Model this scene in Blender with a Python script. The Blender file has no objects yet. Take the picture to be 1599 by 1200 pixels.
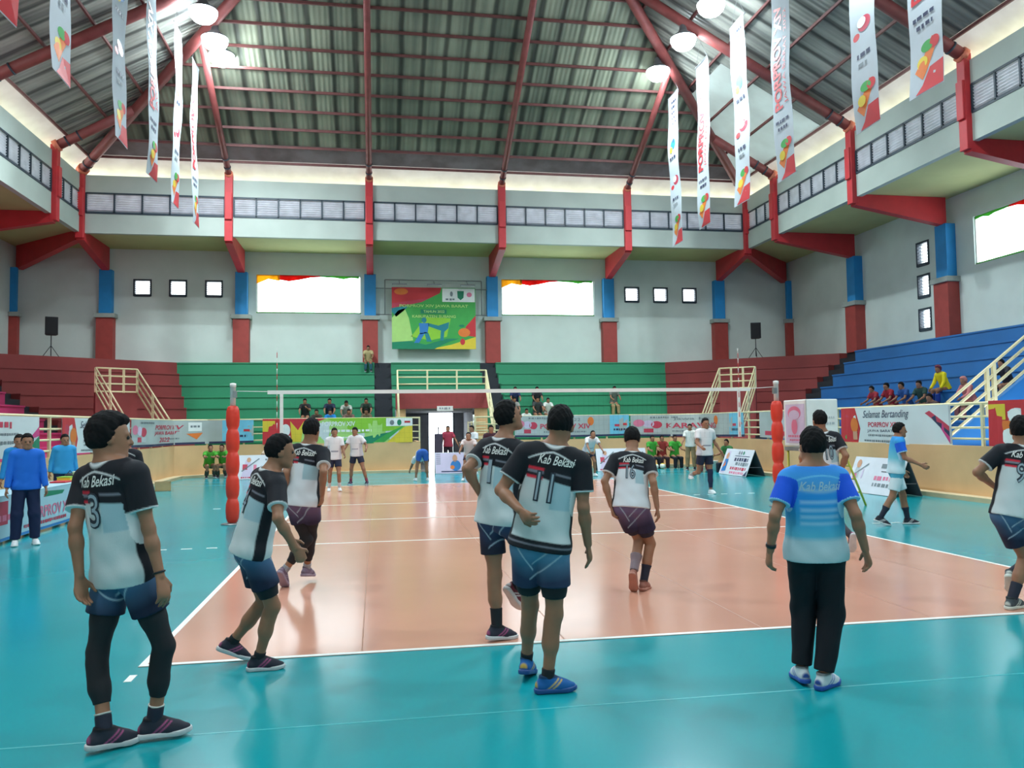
import bpy, bmesh, math, random
import numpy as np
from mathutils import Vector, Matrix
from mathutils.bvhtree import BVHTree

random.seed(7)
SC = bpy.context.scene
COL = SC.collection

# ------------------------------------------------------------------ camera
CAM_F = 1253.7 / 1599 * 36
YAW, PITCH, ROLL = 0.16808, 0.05113, -0.01367
cam_data = bpy.data.cameras.new('camera')
cam_data.sensor_width = 36
cam_data.sensor_fit = 'HORIZONTAL'
cam_data.lens = CAM_F
cam_data.clip_start, cam_data.clip_end = 0.05, 400
cam = bpy.data.objects.new('camera', cam_data)
COL.objects.link(cam)
_f = Vector((math.sin(YAW) * math.cos(PITCH), math.cos(YAW) * math.cos(PITCH), math.sin(PITCH)))
_r0 = Vector((math.cos(YAW), -math.sin(YAW), 0))
_u0 = _r0.cross(_f)
_r = _r0 * math.cos(ROLL) + _u0 * math.sin(ROLL)
_u = _u0 * math.cos(ROLL) - _r0 * math.sin(ROLL)
_M = Matrix((( _r.x, _u.x, -_f.x, -2.778), (_r.y, _u.y, -_f.y, -6.335), (_r.z, _u.z, -_f.z, 1.731), (0, 0, 0, 1)))
cam.matrix_world = _M
SC.camera = cam

# ------------------------------------------------------------------ view, sky
SC.view_settings.view_transform = 'Standard'
SC.view_settings.look = 'None'
SC.view_settings.gamma = 1
SC.view_settings.use_curve_mapping = False
SC.view_settings.exposure = 0.30
world = bpy.data.worlds.new('sky')
SC.world = world
world.use_nodes = True
_bg = world.node_tree.nodes['Background']
_bg.inputs['Color'].default_value = (0.86, 0.95, 1.0, 1)
_bg.inputs['Strength'].default_value = 6.0

# floodlights of the hall: two rows under the roof, the ones in view and those further back over the camera
LAMP_Y_RIGHT = [23.9, 21.2, 18.7, 10.5, 3.0, -4.5]
LAMP_Y_LEFT = [24.9, 23.6, 21.6, 10.5, 3.0, -4.5]
LAMP_X, LAMP_Z = 8.5, 15.95
LAMP_WATT = 420
LAMP_COLOR = (0.80, 0.95, 1.0)

# ------------------------------------------------------------------ helpers
def lin(c):
    c = c / 255.0
    return c / 12.92 if c <= 0.04045 else ((c + 0.055) / 1.055) ** 2.4
def rgb(r, g, b):
    return (lin(r), lin(g), lin(b), 1.0)

MATS = {}
def mat(name, col, rough=0.6, var=0.06, scale=4.0, metal=0.0, spec=0.5, stretch=None, bump=0.0, emit=0.0):
    """procedural surface: base colour with a soft noise variation"""
    if name in MATS:
        return MATS[name]
    m = bpy.data.materials.new(name)
    m.use_nodes = True
    nt = m.node_tree
    b = nt.nodes['Principled BSDF']
    c = rgb(*col)
    b.inputs['Roughness'].default_value = rough
    b.inputs['Metallic'].default_value = metal
    b.inputs['Specular IOR Level'].default_value = spec
    tc = nt.nodes.new('ShaderNodeTexCoord')
    mp = nt.nodes.new('ShaderNodeMapping')
    if stretch:
        mp.inputs['Scale'].default_value = stretch
    nz = nt.nodes.new('ShaderNodeTexNoise')
    nz.inputs['Scale'].default_value = scale
    nz.inputs['Detail'].default_value = 4
    rp = nt.nodes.new('ShaderNodeValToRGB')
    lo, hi = 1 - var * 1.6, 1 + var
    rp.color_ramp.elements[0].position = 0.3
    rp.color_ramp.elements[1].position = 0.7
    rp.color_ramp.elements[0].color = (c[0] * lo, c[1] * lo, c[2] * lo, 1)
    rp.color_ramp.elements[1].color = (min(c[0] * hi, 1), min(c[1] * hi, 1), min(c[2] * hi, 1), 1)
    L = nt.links.new
    L(tc.outputs['Object'], mp.inputs['Vector'])
    L(mp.outputs['Vector'], nz.inputs['Vector'])
    L(nz.outputs['Fac'], rp.inputs['Fac'])
    L(rp.outputs['Color'], b.inputs['Base Color'])
    if bump:
        bp = nt.nodes.new('ShaderNodeBump')
        bp.inputs['Strength'].default_value = bump
        bp.inputs['Distance'].default_value = 0.01
        L(nz.outputs['Fac'], bp.inputs['Height'])
        L(bp.outputs['Normal'], b.inputs['Normal'])
    if emit:
        L(rp.outputs['Color'], b.inputs['Emission Color'])
        b.inputs['Emission Strength'].default_value = emit
    MATS[name] = m
    return m

def mat_attr(name, rough=0.75, spec=0.3):
    """colour taken from the mesh's own 'dye' attribute (printed cloth), with a fine weave"""
    if name in MATS:
        return MATS[name]
    m = bpy.data.materials.new(name)
    m.use_nodes = True
    nt = m.node_tree
    b = nt.nodes['Principled BSDF']
    b.inputs['Roughness'].default_value = rough
    b.inputs['Specular IOR Level'].default_value = spec
    at = nt.nodes.new('ShaderNodeAttribute')
    at.attribute_name = 'dye'
    nz = nt.nodes.new('ShaderNodeTexNoise')
    nz.inputs['Scale'].default_value = 60
    bp = nt.nodes.new('ShaderNodeBump')
    bp.inputs['Strength'].default_value = 0.15
    bp.inputs['Distance'].default_value = 0.004
    nt.links.new(nz.outputs['Fac'], bp.inputs['Height'])
    nt.links.new(bp.outputs['Normal'], b.inputs['Normal'])
    nt.links.new(at.outputs['Color'], b.inputs['Base Color'])
    MATS[name] = m
    return m

def mat_translucent(name, col, trans=0.6, rough=0.6, stretch=(1, 1, 1), scale=2.0, var=0.15):
    if name in MATS:
        return MATS[name]
    m = bpy.data.materials.new(name)
    m.use_nodes = True
    nt = m.node_tree
    nt.nodes.remove(nt.nodes['Principled BSDF'])
    out = nt.nodes['Material Output']
    tc = nt.nodes.new('ShaderNodeTexCoord'); mp = nt.nodes.new('ShaderNodeMapping')
    mp.inputs['Scale'].default_value = stretch
    nz = nt.nodes.new('ShaderNodeTexNoise'); nz.inputs['Scale'].default_value = scale; nz.inputs['Detail'].default_value = 5
    rp = nt.nodes.new('ShaderNodeValToRGB')
    c = rgb(*col)
    rp.color_ramp.elements[0].position = 0.32; rp.color_ramp.elements[1].position = 0.62
    rp.color_ramp.elements[0].color = (c[0] * (1 - 2 * var), c[1] * (1 - 2.3 * var), c[2] * (1 - 2.4 * var), 1)
    rp.color_ramp.elements[1].color = c
    df = nt.nodes.new('ShaderNodeBsdfDiffuse'); tr = nt.nodes.new('ShaderNodeBsdfTranslucent')
    mx = nt.nodes.new('ShaderNodeMixShader'); mx.inputs[0].default_value = trans
    L = nt.links.new
    L(tc.outputs['Object'], mp.inputs['Vector']); L(mp.outputs['Vector'], nz.inputs['Vector'])
    L(nz.outputs['Fac'], rp.inputs['Fac'])
    L(rp.outputs['Color'], df.inputs['Color']); L(rp.outputs['Color'], tr.inputs['Color'])
    L(df.outputs[0], mx.inputs[1]); L(tr.outputs[0], mx.inputs[2]); L(mx.outputs[0], out.inputs['Surface'])
    MATS[name] = m
    return m

def mat_glass(name):
    if name in MATS:
        return MATS[name]
    m = bpy.data.materials.new(name)
    m.use_nodes = True
    nt = m.node_tree
    nt.nodes.remove(nt.nodes['Principled BSDF'])
    t = nt.nodes.new('ShaderNodeBsdfTransparent'); g = nt.nodes.new('ShaderNodeBsdfGlossy')
    t.inputs['Color'].default_value = (0.93, 0.97, 0.97, 1)
    g.inputs['Roughness'].default_value = 0.05
    mx = nt.nodes.new('ShaderNodeMixShader'); mx.inputs[0].default_value = 0.06
    nt.links.new(t.outputs[0], mx.inputs[1]); nt.links.new(g.outputs[0], mx.inputs[2])
    nt.links.new(mx.outputs[0], nt.nodes['Material Output'].inputs['Surface'])
    MATS[name] = m
    return m

class MB:
    """collects boxes, bars and tubes and links them as one mesh"""
    def __init__(s):
        s.v, s.f, s.mi, s.sm = [], [], [], []
    def add(s, vs, fs, mi=0, smooth=False):
        o = len(s.v)
        s.v += [tuple(v) for v in vs]
        for f in fs:
            s.f.append([o + i for i in f]); s.mi.append(mi); s.sm.append(smooth)
        return s
    def box(s, x0, x1, y0, y1, z0, z1, mi=0):
        vs = [(x, y, z) for z in (z0, z1) for y in (y0, y1) for x in (x0, x1)]
        return s.add(vs, [(0, 2, 3, 1), (4, 5, 7, 6), (0, 1, 5, 4), (2, 6, 7, 3), (0, 4, 6, 2), (1, 3, 7, 5)], mi)
    def bar(s, a, b, w, h, mi=0, up=(0, 0, 1)):
        a, b = Vector(a), Vector(b)
        d = (b - a).normalized()
        r = d.cross(Vector(up))
        if r.length < 1e-4:
            r = d.cross(Vector((0, 1, 0)))
        r.normalize(); u = r.cross(d)
        vs = []
        for p in (a, b):
            for sx, sy in ((-1, -1), (1, -1), (1, 1), (-1, 1)):
                vs.append(p + r * (sx * w / 2) + u * (sy * h / 2))
        return s.add(vs, [(0, 1, 2, 3), (7, 6, 5, 4), (0, 4, 5, 1), (1, 5, 6, 2), (2, 6, 7, 3), (3, 7, 4, 0)], mi)
    def tube(s, pts, r, n=10, mi=0, caps=True):
        """round tube through points; r a number or one per point"""
        pts = [Vector(p) for p in pts]
        rs = r if isinstance(r, (list, tuple)) else [r] * len(pts)
        ref = Vector((0.3, 0.2, 1)).normalized()
        vs = []
        for i, p in enumerate(pts):
            d = (pts[min(i + 1, len(pts) - 1)] - pts[max(i - 1, 0)]).normalized()
            x = d.cross(ref)
            if x.length < 0.05:
                x = d.cross(Vector((1, 0, 0)))
            x.normalize(); y = d.cross(x)
            for k in range(n):
                a = 2 * math.pi * k / n
                vs.append(p + (x * math.cos(a) + y * math.sin(a)) * rs[i])
        fs = []
        for i in range(len(pts) - 1):
            for k in range(n):
                k2 = (k + 1) % n
                fs.append((i * n + k, i * n + k2, (i + 1) * n + k2, (i + 1) * n + k))
        s.add(vs, fs, mi, True)
        if caps:
            o = len(s.v) - len(vs)
            s.f.append([o + k for k in range(n)][::-1]); s.mi.append(mi); s.sm.append(False)
            s.f.append([o + (len(pts) - 1) * n + k for k in range(n)]); s.mi.append(mi); s.sm.append(False)
        return s
    def lathe(s, c, prof, n=16, mi=0, axis=None):
        """prof: (radius, height) pairs around a vertical axis at c"""
        c = Vector(c)
        vs = []
        for r, h in prof:
            for k in range(n):
                a = 2 * math.pi * k / n
                vs.append(c + Vector((r * math.cos(a), r * math.sin(a), h)))
        fs = []
        for i in range(len(prof) - 1):
            for k in range(n):
                k2 = (k + 1) % n
                fs.append((i * n + k, i * n + k2, (i + 1) * n + k2, (i + 1) * n + k))
        s.add(vs, fs, mi, True)
        o = len(s.v) - len(vs)
        s.f.append([o + k for k in range(n)][::-1]); s.mi.append(mi); s.sm.append(False)
        s.f.append([o + (len(prof) - 1) * n + k for k in range(n)]); s.mi.append(mi); s.sm.append(False)
        return s
    def prism(s, poly, d, mi=0):
        """poly: planar 3D points, swept by vector d"""
        poly = [Vector(p) for p in poly]; d = Vector(d); n = len(poly)
        vs = poly + [p + d for p in poly]
        fs = [list(range(n))[::-1], list(range(n, 2 * n))]
        fs += [(i, (i + 1) % n, n + (i + 1) % n, n + i) for i in range(n)]
        return s.add(vs, fs, mi)
    def build(s, name, mats, parent=None, bevel=0.0, loc=None):
        me = bpy.data.meshes.new(name)
        me.from_pydata(s.v, [], s.f)
        if not isinstance(mats, (list, tuple)):
            mats = [mats]
        for m in mats:
            me.materials.append(m)
        me.polygons.foreach_set('material_index', s.mi)
        me.polygons.foreach_set('use_smooth', s.sm)
        bm = bmesh.new(); bm.from_mesh(me)
        bmesh.ops.recalc_face_normals(bm, faces=bm.faces)
        bm.to_mesh(me); bm.free()
        me.update()
        o = bpy.data.objects.new(name, me)
        COL.objects.link(o)
        if parent is not None:
            o.parent = parent
        if loc is not None:
            o.location = loc
        if bevel:
            bv = o.modifiers.new('bevel', 'BEVEL'); bv.width = bevel; bv.segments = 2; bv.limit_method = 'ANGLE'
        return o

def tag(o, label=None, cat=None, group=None, kind=None):
    if label: o['label'] = label
    if cat: o['category'] = cat
    if group: o['group'] = group
    if kind: o['kind'] = kind
    return o

def thing(name, label, cat, loc=(0, 0, 0), rz=0.0, group=None, kind=None):
    o = bpy.data.objects.new(name, None)
    o.empty_display_size = 0.2
    COL.objects.link(o)
    o.location = loc; o.rotation_euler = (0, 0, rz)
    return tag(o, label, cat, group, kind)

def obj_from_arrays(name, V, F, mats, parent=None, mi=None, smooth=True):
    me = bpy.data.meshes.new(name)
    me.from_pydata([tuple(v) for v in V], [], [tuple(f) for f in F])
    for m in (mats if isinstance(mats, (list, tuple)) else [mats]):
        me.materials.append(m)
    if mi is not None:
        me.polygons.foreach_set('material_index', mi)
    me.polygons.foreach_set('use_smooth', [smooth] * len(F))
    me.update()
    o = bpy.data.objects.new(name, me)
    COL.objects.link(o)
    if parent is not None:
        o.parent = parent
    return o

# ---- flat lettering: text turned into filled polygons in the (u, v) plane
def text_polys(txt, size=1.0, shear=0.0, bold=0.0, align='CENTER', spacing=1.0):
    cu = bpy.data.curves.new('lettering_curve', 'FONT')
    cu.body = txt; cu.size = size; cu.shear = shear; cu.offset = bold
    cu.align_x = align; cu.align_y = 'CENTER'; cu.space_character = spacing
    cu.resolution_u = 3
    ob = bpy.data.objects.new('lettering_curve', cu)
    COL.objects.link(ob)
    dg = bpy.context.evaluated_depsgraph_get()
    me = bpy.data.meshes.new_from_object(ob.evaluated_get(dg))
    V = [(v.co.x, v.co.y) for v in me.vertices]
    F = [tuple(p.vertices) for p in me.polygons]
    bpy.data.objects.remove(ob); bpy.data.curves.remove(cu); bpy.data.meshes.remove(me)
    return V, F

def fit_text(txt, w, h, **kw):
    """lettering scaled to fill a w x h box, centred on 0,0"""
    V, F = text_polys(txt, **kw)
    if not V:
        return V, F
    xs = [v[0] for v in V]; ys = [v[1] for v in V]
    cx, cy = (min(xs) + max(xs)) / 2, (min(ys) + max(ys)) / 2
    sx = w / max(max(xs) - min(xs), 1e-6); sy = h / max(max(ys) - min(ys), 1e-6)
    return [((x - cx) * sx, (y - cy) * sy) for x, y in V], F

class Flat:
    """printed matter: coloured polygons in (u, v), later laid on a surface map"""
    def __init__(s):
        s.items = []              # (V, F, material, layer)
    def poly(s, pts, m, layer=1):
        s.items.append((list(pts), [tuple(range(len(pts)))], m, layer)); return s
    def rect(s, u0, u1, v0, v1, m, layer=1):
        return s.poly([(u0, v0), (u1, v0), (u1, v1), (u0, v1)], m, layer)
    def disc(s, u, v, ru, rv, m, layer=1, n=20, a0=0, a1=2 * math.pi):
        return s.poly([(u + ru * math.cos(a0 + (a1 - a0) * k / n), v + rv * math.sin(a0 + (a1 - a0) * k / n)) for k in range(n)], m, layer)
    def text(s, txt, u, v, w, h, m, layer=2, rot=0.0, **kw):
        V, F = fit_text(txt, w, h, **kw)
        c, sn = math.cos(rot), math.sin(rot)
        s.items.append(([(u + x * c - y * sn, v + x * sn + y * c) for x, y in V], F, m, layer)); return s
    def scribble(s, u0, u1, v, h, m, seed=0, layer=2):
        """a line of print too small to read: a row of short strokes"""
        rd = random.Random(seed); u = u0
        while u < u1:
            w = rd.uniform(0.5, 1.6) * h
            s.rect(u, min(u + w, u1), v - h / 2 * rd.uniform(0.6, 1), v + h / 2, m, layer)
            u += w + h * rd.uniform(0.3, 0.6)
        return s
    def build(s, name, fmap, parent, step=None, eps=0.004, part_label=None):
        """fmap(u, v, off) -> 3D; step: cut along u so the print follows a wavy sheet"""
        mats = []; bm = bmesh.new(); lay = bm.verts.layers.float.new('off')
        for V, F, m, layer in s.items:
            if m not in mats:
                mats.append(m)
            k = mats.index(m)
            vs = []
            for x, y in V:
                b = bm.verts.new((x, y, 0)); b[lay] = eps * layer; vs.append(b)
            for f in F:
                try:
                    fc = bm.faces.new([vs[i] for i in f]); fc.material_index = k
                except ValueError:
                    pass
        if step:
            us = [v.co.x for v in bm.verts]
            u = math.floor(min(us) / step) * step + step
            while u < max(us):
                g = bm.verts[:] + bm.edges[:] + bm.faces[:]
                bmesh.ops.bisect_plane(bm, geom=g, plane_co=(u, 0, 0), plane_no=(1, 0, 0), dist=1e-5)
                u += step
        for v in bm.verts:
            v.co = Vector(fmap(v.co.x, v.co.y, v[lay]))
        me = bpy.data.meshes.new(name); bm.to_mesh(me); bm.free()
        for m in mats:
            me.materials.append(m)
        o = bpy.data.objects.new(name, me); COL.objects.link(o); o.parent = parent
        return o
ORD = ['first', 'second', 'third', 'fourth', 'fifth', 'sixth', 'seventh', 'eighth', 'ninth', 'tenth', 'eleventh', 'twelfth',
       'thirteenth', 'fourteenth', 'fifteenth', 'sixteenth', 'seventeenth', 'eighteenth', 'nineteenth', 'twentieth']
# ------------------------------------------------------------------ the hall
GX, GY, WX, WY, YN = 15.2, 30.2, 19.2, 33.8, -12.0
Z_G0, Z_L0, Z_L1, Z_G1 = 10.2, 11.07, 11.95, 12.72
S_ROOF = 0.55
def roof_z(t):            # t = distance inwards from the gallery front
    return 12.9 + S_ROOF * t
m_wall = mat('painted plaster', (204, 214, 208), 0.85, 0.05, 0.7)
m_gallery = mat('gallery plaster', (172, 181, 173), 0.85, 0.05, 0.8)
m_soffit = mat('soffit plaster', (184, 184, 128), 0.85, 0.06, 0.6)  # yellow-green tint: bounced green light put into the base colour
m_red = mat('red structural paint', (190, 44, 50), 0.5, 0.08, 2)
m_redbeam = mat('dull red steel paint', (138, 68, 66), 0.55, 0.14, 2.5)
m_blue = mat('blue column paint', (30, 136, 200), 0.55, 0.06, 2)
m_pedestal = mat('brick red pedestal paint', (158, 62, 56), 0.65, 0.08, 3)
m_cap = mat('grey cement', (150, 156, 150), 0.85, 0.1, 3)
m_frame = mat('dark window steel', (44, 58, 70), 0.5, 0.05)
m_slat = mat('grey louvre glass', (198, 198, 206), 0.35, 0.10, 3)
m_peach = mat('peach wall paint', (220, 178, 130), 0.7, 0.06, 1.2)
m_ledge = mat('cream step', (196, 176, 140), 0.7, 0.1, 1.5)
m_cream = mat('cream railing paint', (226, 214, 170), 0.5, 0.05)
m_green = mat('green terrace paint', (46, 136, 98), 0.6, 0.07, 0.9, stretch=(0.3, 1, 1))
m_maroon = mat('maroon terrace paint', (134, 52, 50), 0.65, 0.08, 0.9)
m_bluet = mat('blue terrace paint', (36, 106, 168), 0.5, 0.07, 0.9)
m_pink = mat('pink terrace paint', (184, 48, 102), 0.6, 0.07, 0.9)
m_black = mat('black stair paint', (34, 38, 46), 0.7, 0.1, 2)
m_tunnel = mat('grey tunnel paint', (158, 160, 168), 0.75, 0.06)
m_white = mat('white paint', (232, 232, 228), 0.6, 0.03)
m_teal = mat('teal sports vinyl', (16, 148, 158), 0.19, 0.05, 0.5, spec=0.45)
m_orange = mat('orange sports vinyl', (207, 148, 125), 0.18, 0.05, 0.6, spec=0.45)
m_seam = mat('vinyl weld seam', (64, 176, 182), 0.4, 0.03)
m_seam2 = mat('court weld seam', (176, 124, 102), 0.4, 0.03)
m_line = mat('white line paint', (238, 238, 232), 0.4, 0.02)
m_skylight = mat_translucent('milky roof sheet', (236, 230, 226), 0.24, stretch=(1, 1, 1), scale=1.6, var=.05)
m_aged = mat_translucent('aged roof sheet', (150, 140, 140), 0.12, scale=1.2)

def mat_roof(name, base, dark, bands, rough=0.5):
    m = bpy.data.materials.new(name); m.use_nodes = True
    nt = m.node_tree; b = nt.nodes['Principled BSDF']; L = nt.links.new
    tc = nt.nodes.new('ShaderNodeTexCoord')
    def ramp(src, p0, p1, c0, c1):
        r = nt.nodes.new('ShaderNodeValToRGB')
        r.color_ramp.elements[0].position = p0; r.color_ramp.elements[1].position = p1
        r.color_ramp.elements[0].color = c0; r.color_ramp.elements[1].color = c1
        L(src, r.inputs['Fac']); return r.outputs['Color']
    def noise(scale, stretch, detail=3):
        mp = nt.nodes.new('ShaderNodeMapping'); mp.inputs['Scale'].default_value = stretch
        n = nt.nodes.new('ShaderNodeTexNoise'); n.inputs['Scale'].default_value = scale; n.inputs['Detail'].default_value = detail
        L(tc.outputs['Object'], mp.inputs['Vector']); L(mp.outputs['Vector'], n.inputs['Vector']); return n.outputs['Fac']
    ax = bands
    st = (1, 0.04, 0.04) if ax == 'x' else (0.04, 1, 0.04)
    # seams every sheet width, running down the slope
    mp = nt.nodes.new('ShaderNodeMapping')
    mp.inputs['Rotation'].default_value = (0, 0, 0 if ax == 'x' else math.pi / 2)
    wv = nt.nodes.new('ShaderNodeTexWave'); wv.inputs['Scale'].default_value = 0.36; wv.bands_direction = 'X'
    wv.inputs['Distortion'].default_value = 0.5; wv.inputs['Detail'].default_value = 2; wv.inputs['Detail Scale'].default_value = 1.5
    L(tc.outputs['Object'], mp.inputs['Vector']); L(mp.outputs['Vector'], wv.inputs['Vector'])
    one = (1, 1, 1, 1)
    seams = ramp(wv.outputs['Fac'], 0.02, 0.22, (0.25, 0.25, 0.26, 1), one)
    streak = ramp(noise(2.2, st, 5), 0.35, 0.6, (0.5, 0.52, 0.54, 1), one)
    blot = ramp(noise(0.35, (1, 1, 1), 5), 0.35, 0.65, rgb(*dark), rgb(*base))
    def mul(a, c):
        x = nt.nodes.new('ShaderNodeMix'); x.data_type = 'RGBA'; x.blend_type = 'MULTIPLY'; x.inputs['Factor'].default_value = 1
        L(a, x.inputs['A']); L(c, x.inputs['B']); return x.outputs['Result']
    L(mul(mul(blot, seams), streak), b.inputs['Base Color'])
    # corrugation
    w2 = nt.nodes.new('ShaderNodeTexWave'); w2.inputs['Scale'].default_value = 1.6
    bp = nt.nodes.new('ShaderNodeBump'); bp.inputs['Strength'].default_value = 0.5; bp.inputs['Distance'].default_value = 0.03
    L(mp.outputs['Vector'], w2.inputs['Vector']); L(w2.outputs['Fac'], bp.inputs['Height']); L(bp.outputs['Normal'], b.inputs['Normal'])
    b.inputs['Roughness'].default_value = rough
    return m
m_roofb = mat_roof('weathered roof lining', (158, 162, 140), (124, 130, 112), 'x', 0.6)
m_roofs = mat_roof('grey corrugated roof sheet', (184, 182, 172), (138, 138, 130), 'y', 0.45)

# floor ---------------------------------------------------------------
fl = MB().box(-9.8, 9.8, YN, 24.4, -0.12, 0.0).build('floor', m_teal)
tag(fl, kind='structure')
MB().box(-2.2, 2.2, 24.4, 36.5, -0.12, -0.001).build('tunnel_floor', mat('polished tunnel tile', (150, 150, 146), 0.25, 0.06), fl)
sm = MB()
for y in (-1.45, -3.0, -4.6):
    sm.box(-9.3, 9.3, y, y + 0.012, 0, 0.0012)
for y in (19.6, 21.2):
    sm.box(-9.3, 9.3, y, y + 0.02, 0, 0.0012)
sm.build('weld_seam', m_seam, fl)
court = MB().box(-4.5, 4.5, 0, 18, 0, 0.004).build('court_surface', m_orange)
tag(court, 'orange volleyball court surface inlaid in the teal sports floor', 'court')
sm = MB()
for x in (-2.9, -1.3, 0.4, 2.0, 3.4):
    sm.box(x, x + 0.012, 0.05, 17.95, 0.004, 0.0045)
sm.build('weld_seam', m_seam2, court)
def cline(x0, x1, y0, y1):
    MB().box(x0, x1, y0, y1, 0.004, 0.0065).build('boundary_line', m_line, court)
cline(-4.5, 4.5, 0, 0.05); cline(-4.5, 4.5, 17.95, 18)
cline(-4.5, -4.45, 0.05, 17.95); cline(4.45, 4.5, 0.05, 17.95)
for y in (6.0, 8.975, 12.0):
    cline(-4.45, 4.45, y, y + 0.05)
dash = MB()
for sx in (-1, 1):
    for y in (6.0, 12.0):
        for k in range(5):
            x = sx * (4.72 + k * 0.35)
            dash.box(min(x, x + sx * 0.15), max(x, x + sx * 0.15), y, y + 0.05, 0, 0.004)
    for x in (-4.5, 4.45):
        if sx < 0:
            dash.box(x, x + 0.05, -0.35, -0.2, 0, 0.004)
dash.build('dashed_line', m_line, court)

# walls with openings ---------------------------------------------------
def wall_cells(mb, axis, fixed0, fixed1, a0, a1, z0, z1, holes, mi=0):
    """axis 'x': wall runs along x at y fixed0..fixed1; holes = (a0, a1, z0, z1)"""
    A = sorted({a0, a1} | {h[0] for h in holes} | {h[1] for h in holes})
    Z = sorted({z0, z1} | {h[2] for h in holes} | {h[3] for h in holes})
    for i in range(len(A) - 1):
        run = None
        for j in range(len(Z) - 1):
            ca, cz = (A[i] + A[i + 1]) / 2, (Z[j] + Z[j + 1]) / 2
            solid = not any(h[0] < ca < h[1] and h[2] < cz < h[3] for h in holes)
            if solid:
                run = run if run is not None else Z[j]
            if run is not None and (not solid or j == len(Z) - 2):
                top = Z[j + 1] if solid else Z[j]
                if axis == 'x': mb.box(A[i], A[i + 1], fixed0, fixed1, run, top, mi)
                else: mb.box(fixed0, fixed1, A[i], A[i + 1], run, top, mi)
                run = None
WIN = [(-8.47, -3.48, 7.32, 9.2), (3.55, 8.43, 7.32, 9.17)]
LOUV = [(x - 0.36, x + 0.36, 8.11, 8.83) for x in (-13.66, -12.06, -10.43, 10.46, 12.03, 13.63)]
DOOR = (-0.2, 1.0, 0.0, 2.62)
wb = MB()
wall_cells(wb, 'x', WY, WY + 0.25, -WX - 0.25, WX + 0.25, 0, 10.45, WIN + LOUV + [DOOR])
tag(wb.build('wall_back', m_wall), kind='structure')
RLOUV = [(22.45, 23.12, 8.03, 8.93), (22.45, 23.12, 6.72, 7.58), (22.45, 23.12, 5.38, 6.2)]
SWIN = [(15.75, 19.95, 7.45, 9.25)]
wr = MB()
wall_cells(wr, 'y', WX, WX + 0.25, YN, WY + 0.25, 0, 10.45, RLOUV + SWIN)
tag(wr.build('wall_right', m_wall), kind='structure')
wl = MB()
wall_cells(wl, 'y', -WX - 0.25, -WX, YN, WY + 0.25, 0, 10.45, [])
tag(wl.build('wall_left', m_wall), kind='structure')

# gallery band (upper wall carried on the brackets), with its louvre strip
def gallery(name, pts, into):
    """pts: (ax, along0, along1)"""
    mb = MB()
    ax, f0, f1, a0, a1 = pts
    wall_cells(mb, ax, min(f0, f1), max(f0, f1), a0, a1, Z_G0, Z_G1, [(a0 + 0.02, a1 - 0.02, Z_L0, Z_L1)])
    o = mb.build(name, m_gallery); tag(o, kind='structure'); return o
gallery('wall_gallery_back', ('x', GY, GY + 0.22, -GX - 0.22, GX + 0.22), None)
gallery('wall_gallery_right', ('y', GX, GX + 0.22, YN, GY), None)
gallery('wall_gallery_left', ('y', -GX - 0.22, -GX, YN, GY), None)
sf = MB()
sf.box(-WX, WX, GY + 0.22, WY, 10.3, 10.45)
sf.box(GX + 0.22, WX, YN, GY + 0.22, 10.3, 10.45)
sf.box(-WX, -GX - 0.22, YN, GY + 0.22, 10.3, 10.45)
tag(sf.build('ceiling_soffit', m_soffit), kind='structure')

# louvre windows of the gallery: one unit per bay ------------------------
XP = [-15.2, -9.12, -3.04, 3.04, 9.12, 15.2]
YP = [30.2, 27.2, 21.2, 15.2, 9.2, 3.2, -2.8]
BAYN = ['left end', 'second from left', 'middle', 'second from right', 'right end']
def gallery_louvre(name_i, axis, a0, a1, fixed, sgn, n, label):
    """sgn: towards the hall along the fixed axis"""
    t = thing('louvre_window', label, 'louvre window', (0, 0, 0), group='gallery louvre windows')
    t['kind'] = 'structure'
    fr, sl = MB(), MB()
    def bx(mb, p0, p1, q0, q1, z0, z1):
        if axis == 'x': mb.box(p0, p1, min(q0, q1), max(q0, q1), z0, z1)
        else: mb.box(min(q0, q1), max(q0, q1), p0, p1, z0, z1)
    bx(fr, a0, a1, fixed + sgn * 0.02, fixed - sgn * 0.12, Z_L0 - 0.03, Z_L0 + 0.06)
    bx(fr, a0, a1, fixed + sgn * 0.02, fixed - sgn * 0.12, Z_L1 - 0.05, Z_L1 + 0.02)
    for k in range(n + 1):
        x = a0 + (a1 - a0) * k / n
        bx(fr, x - 0.03, x + 0.03, fixed + sgn * 0.02, fixed - sgn * 0.12, Z_L0, Z_L1)
    for j in range(8):
        z = Z_L0 + 0.06 + (Z_L1 - Z_L0 - 0.1) * (j + 0.5) / 8
        # tilted slat
        h, d = 0.055, 0.045
        q0, q1 = fixed - sgn * 0.02, fixed - sgn * (0.02 + 2 * d)
        if axis == 'x':
            sl.prism([(a0, q0, z + h), (a0, q0, z + h - 0.012), (a0, q1, z - h - 0.012), (a0, q1, z - h)], (a1 - a0, 0, 0))
        else:
            sl.prism([(q0, a0, z + h), (q0, a0, z + h - 0.012), (q1, a0, z - h - 0.012), (q1, a0, z - h)], (0, a1 - a0, 0))
    fr.build('frame', m_frame, t); sl.build('slats', m_slat, t)
for i in range(5):
    gallery_louvre(i, 'x', XP[i] + 0.2, XP[i + 1] - 0.2, GY, -1, 6 if 0 < i else 5,
                   'long louvre window strip high in the back gallery, %s bay' % BAYN[i])
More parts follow.
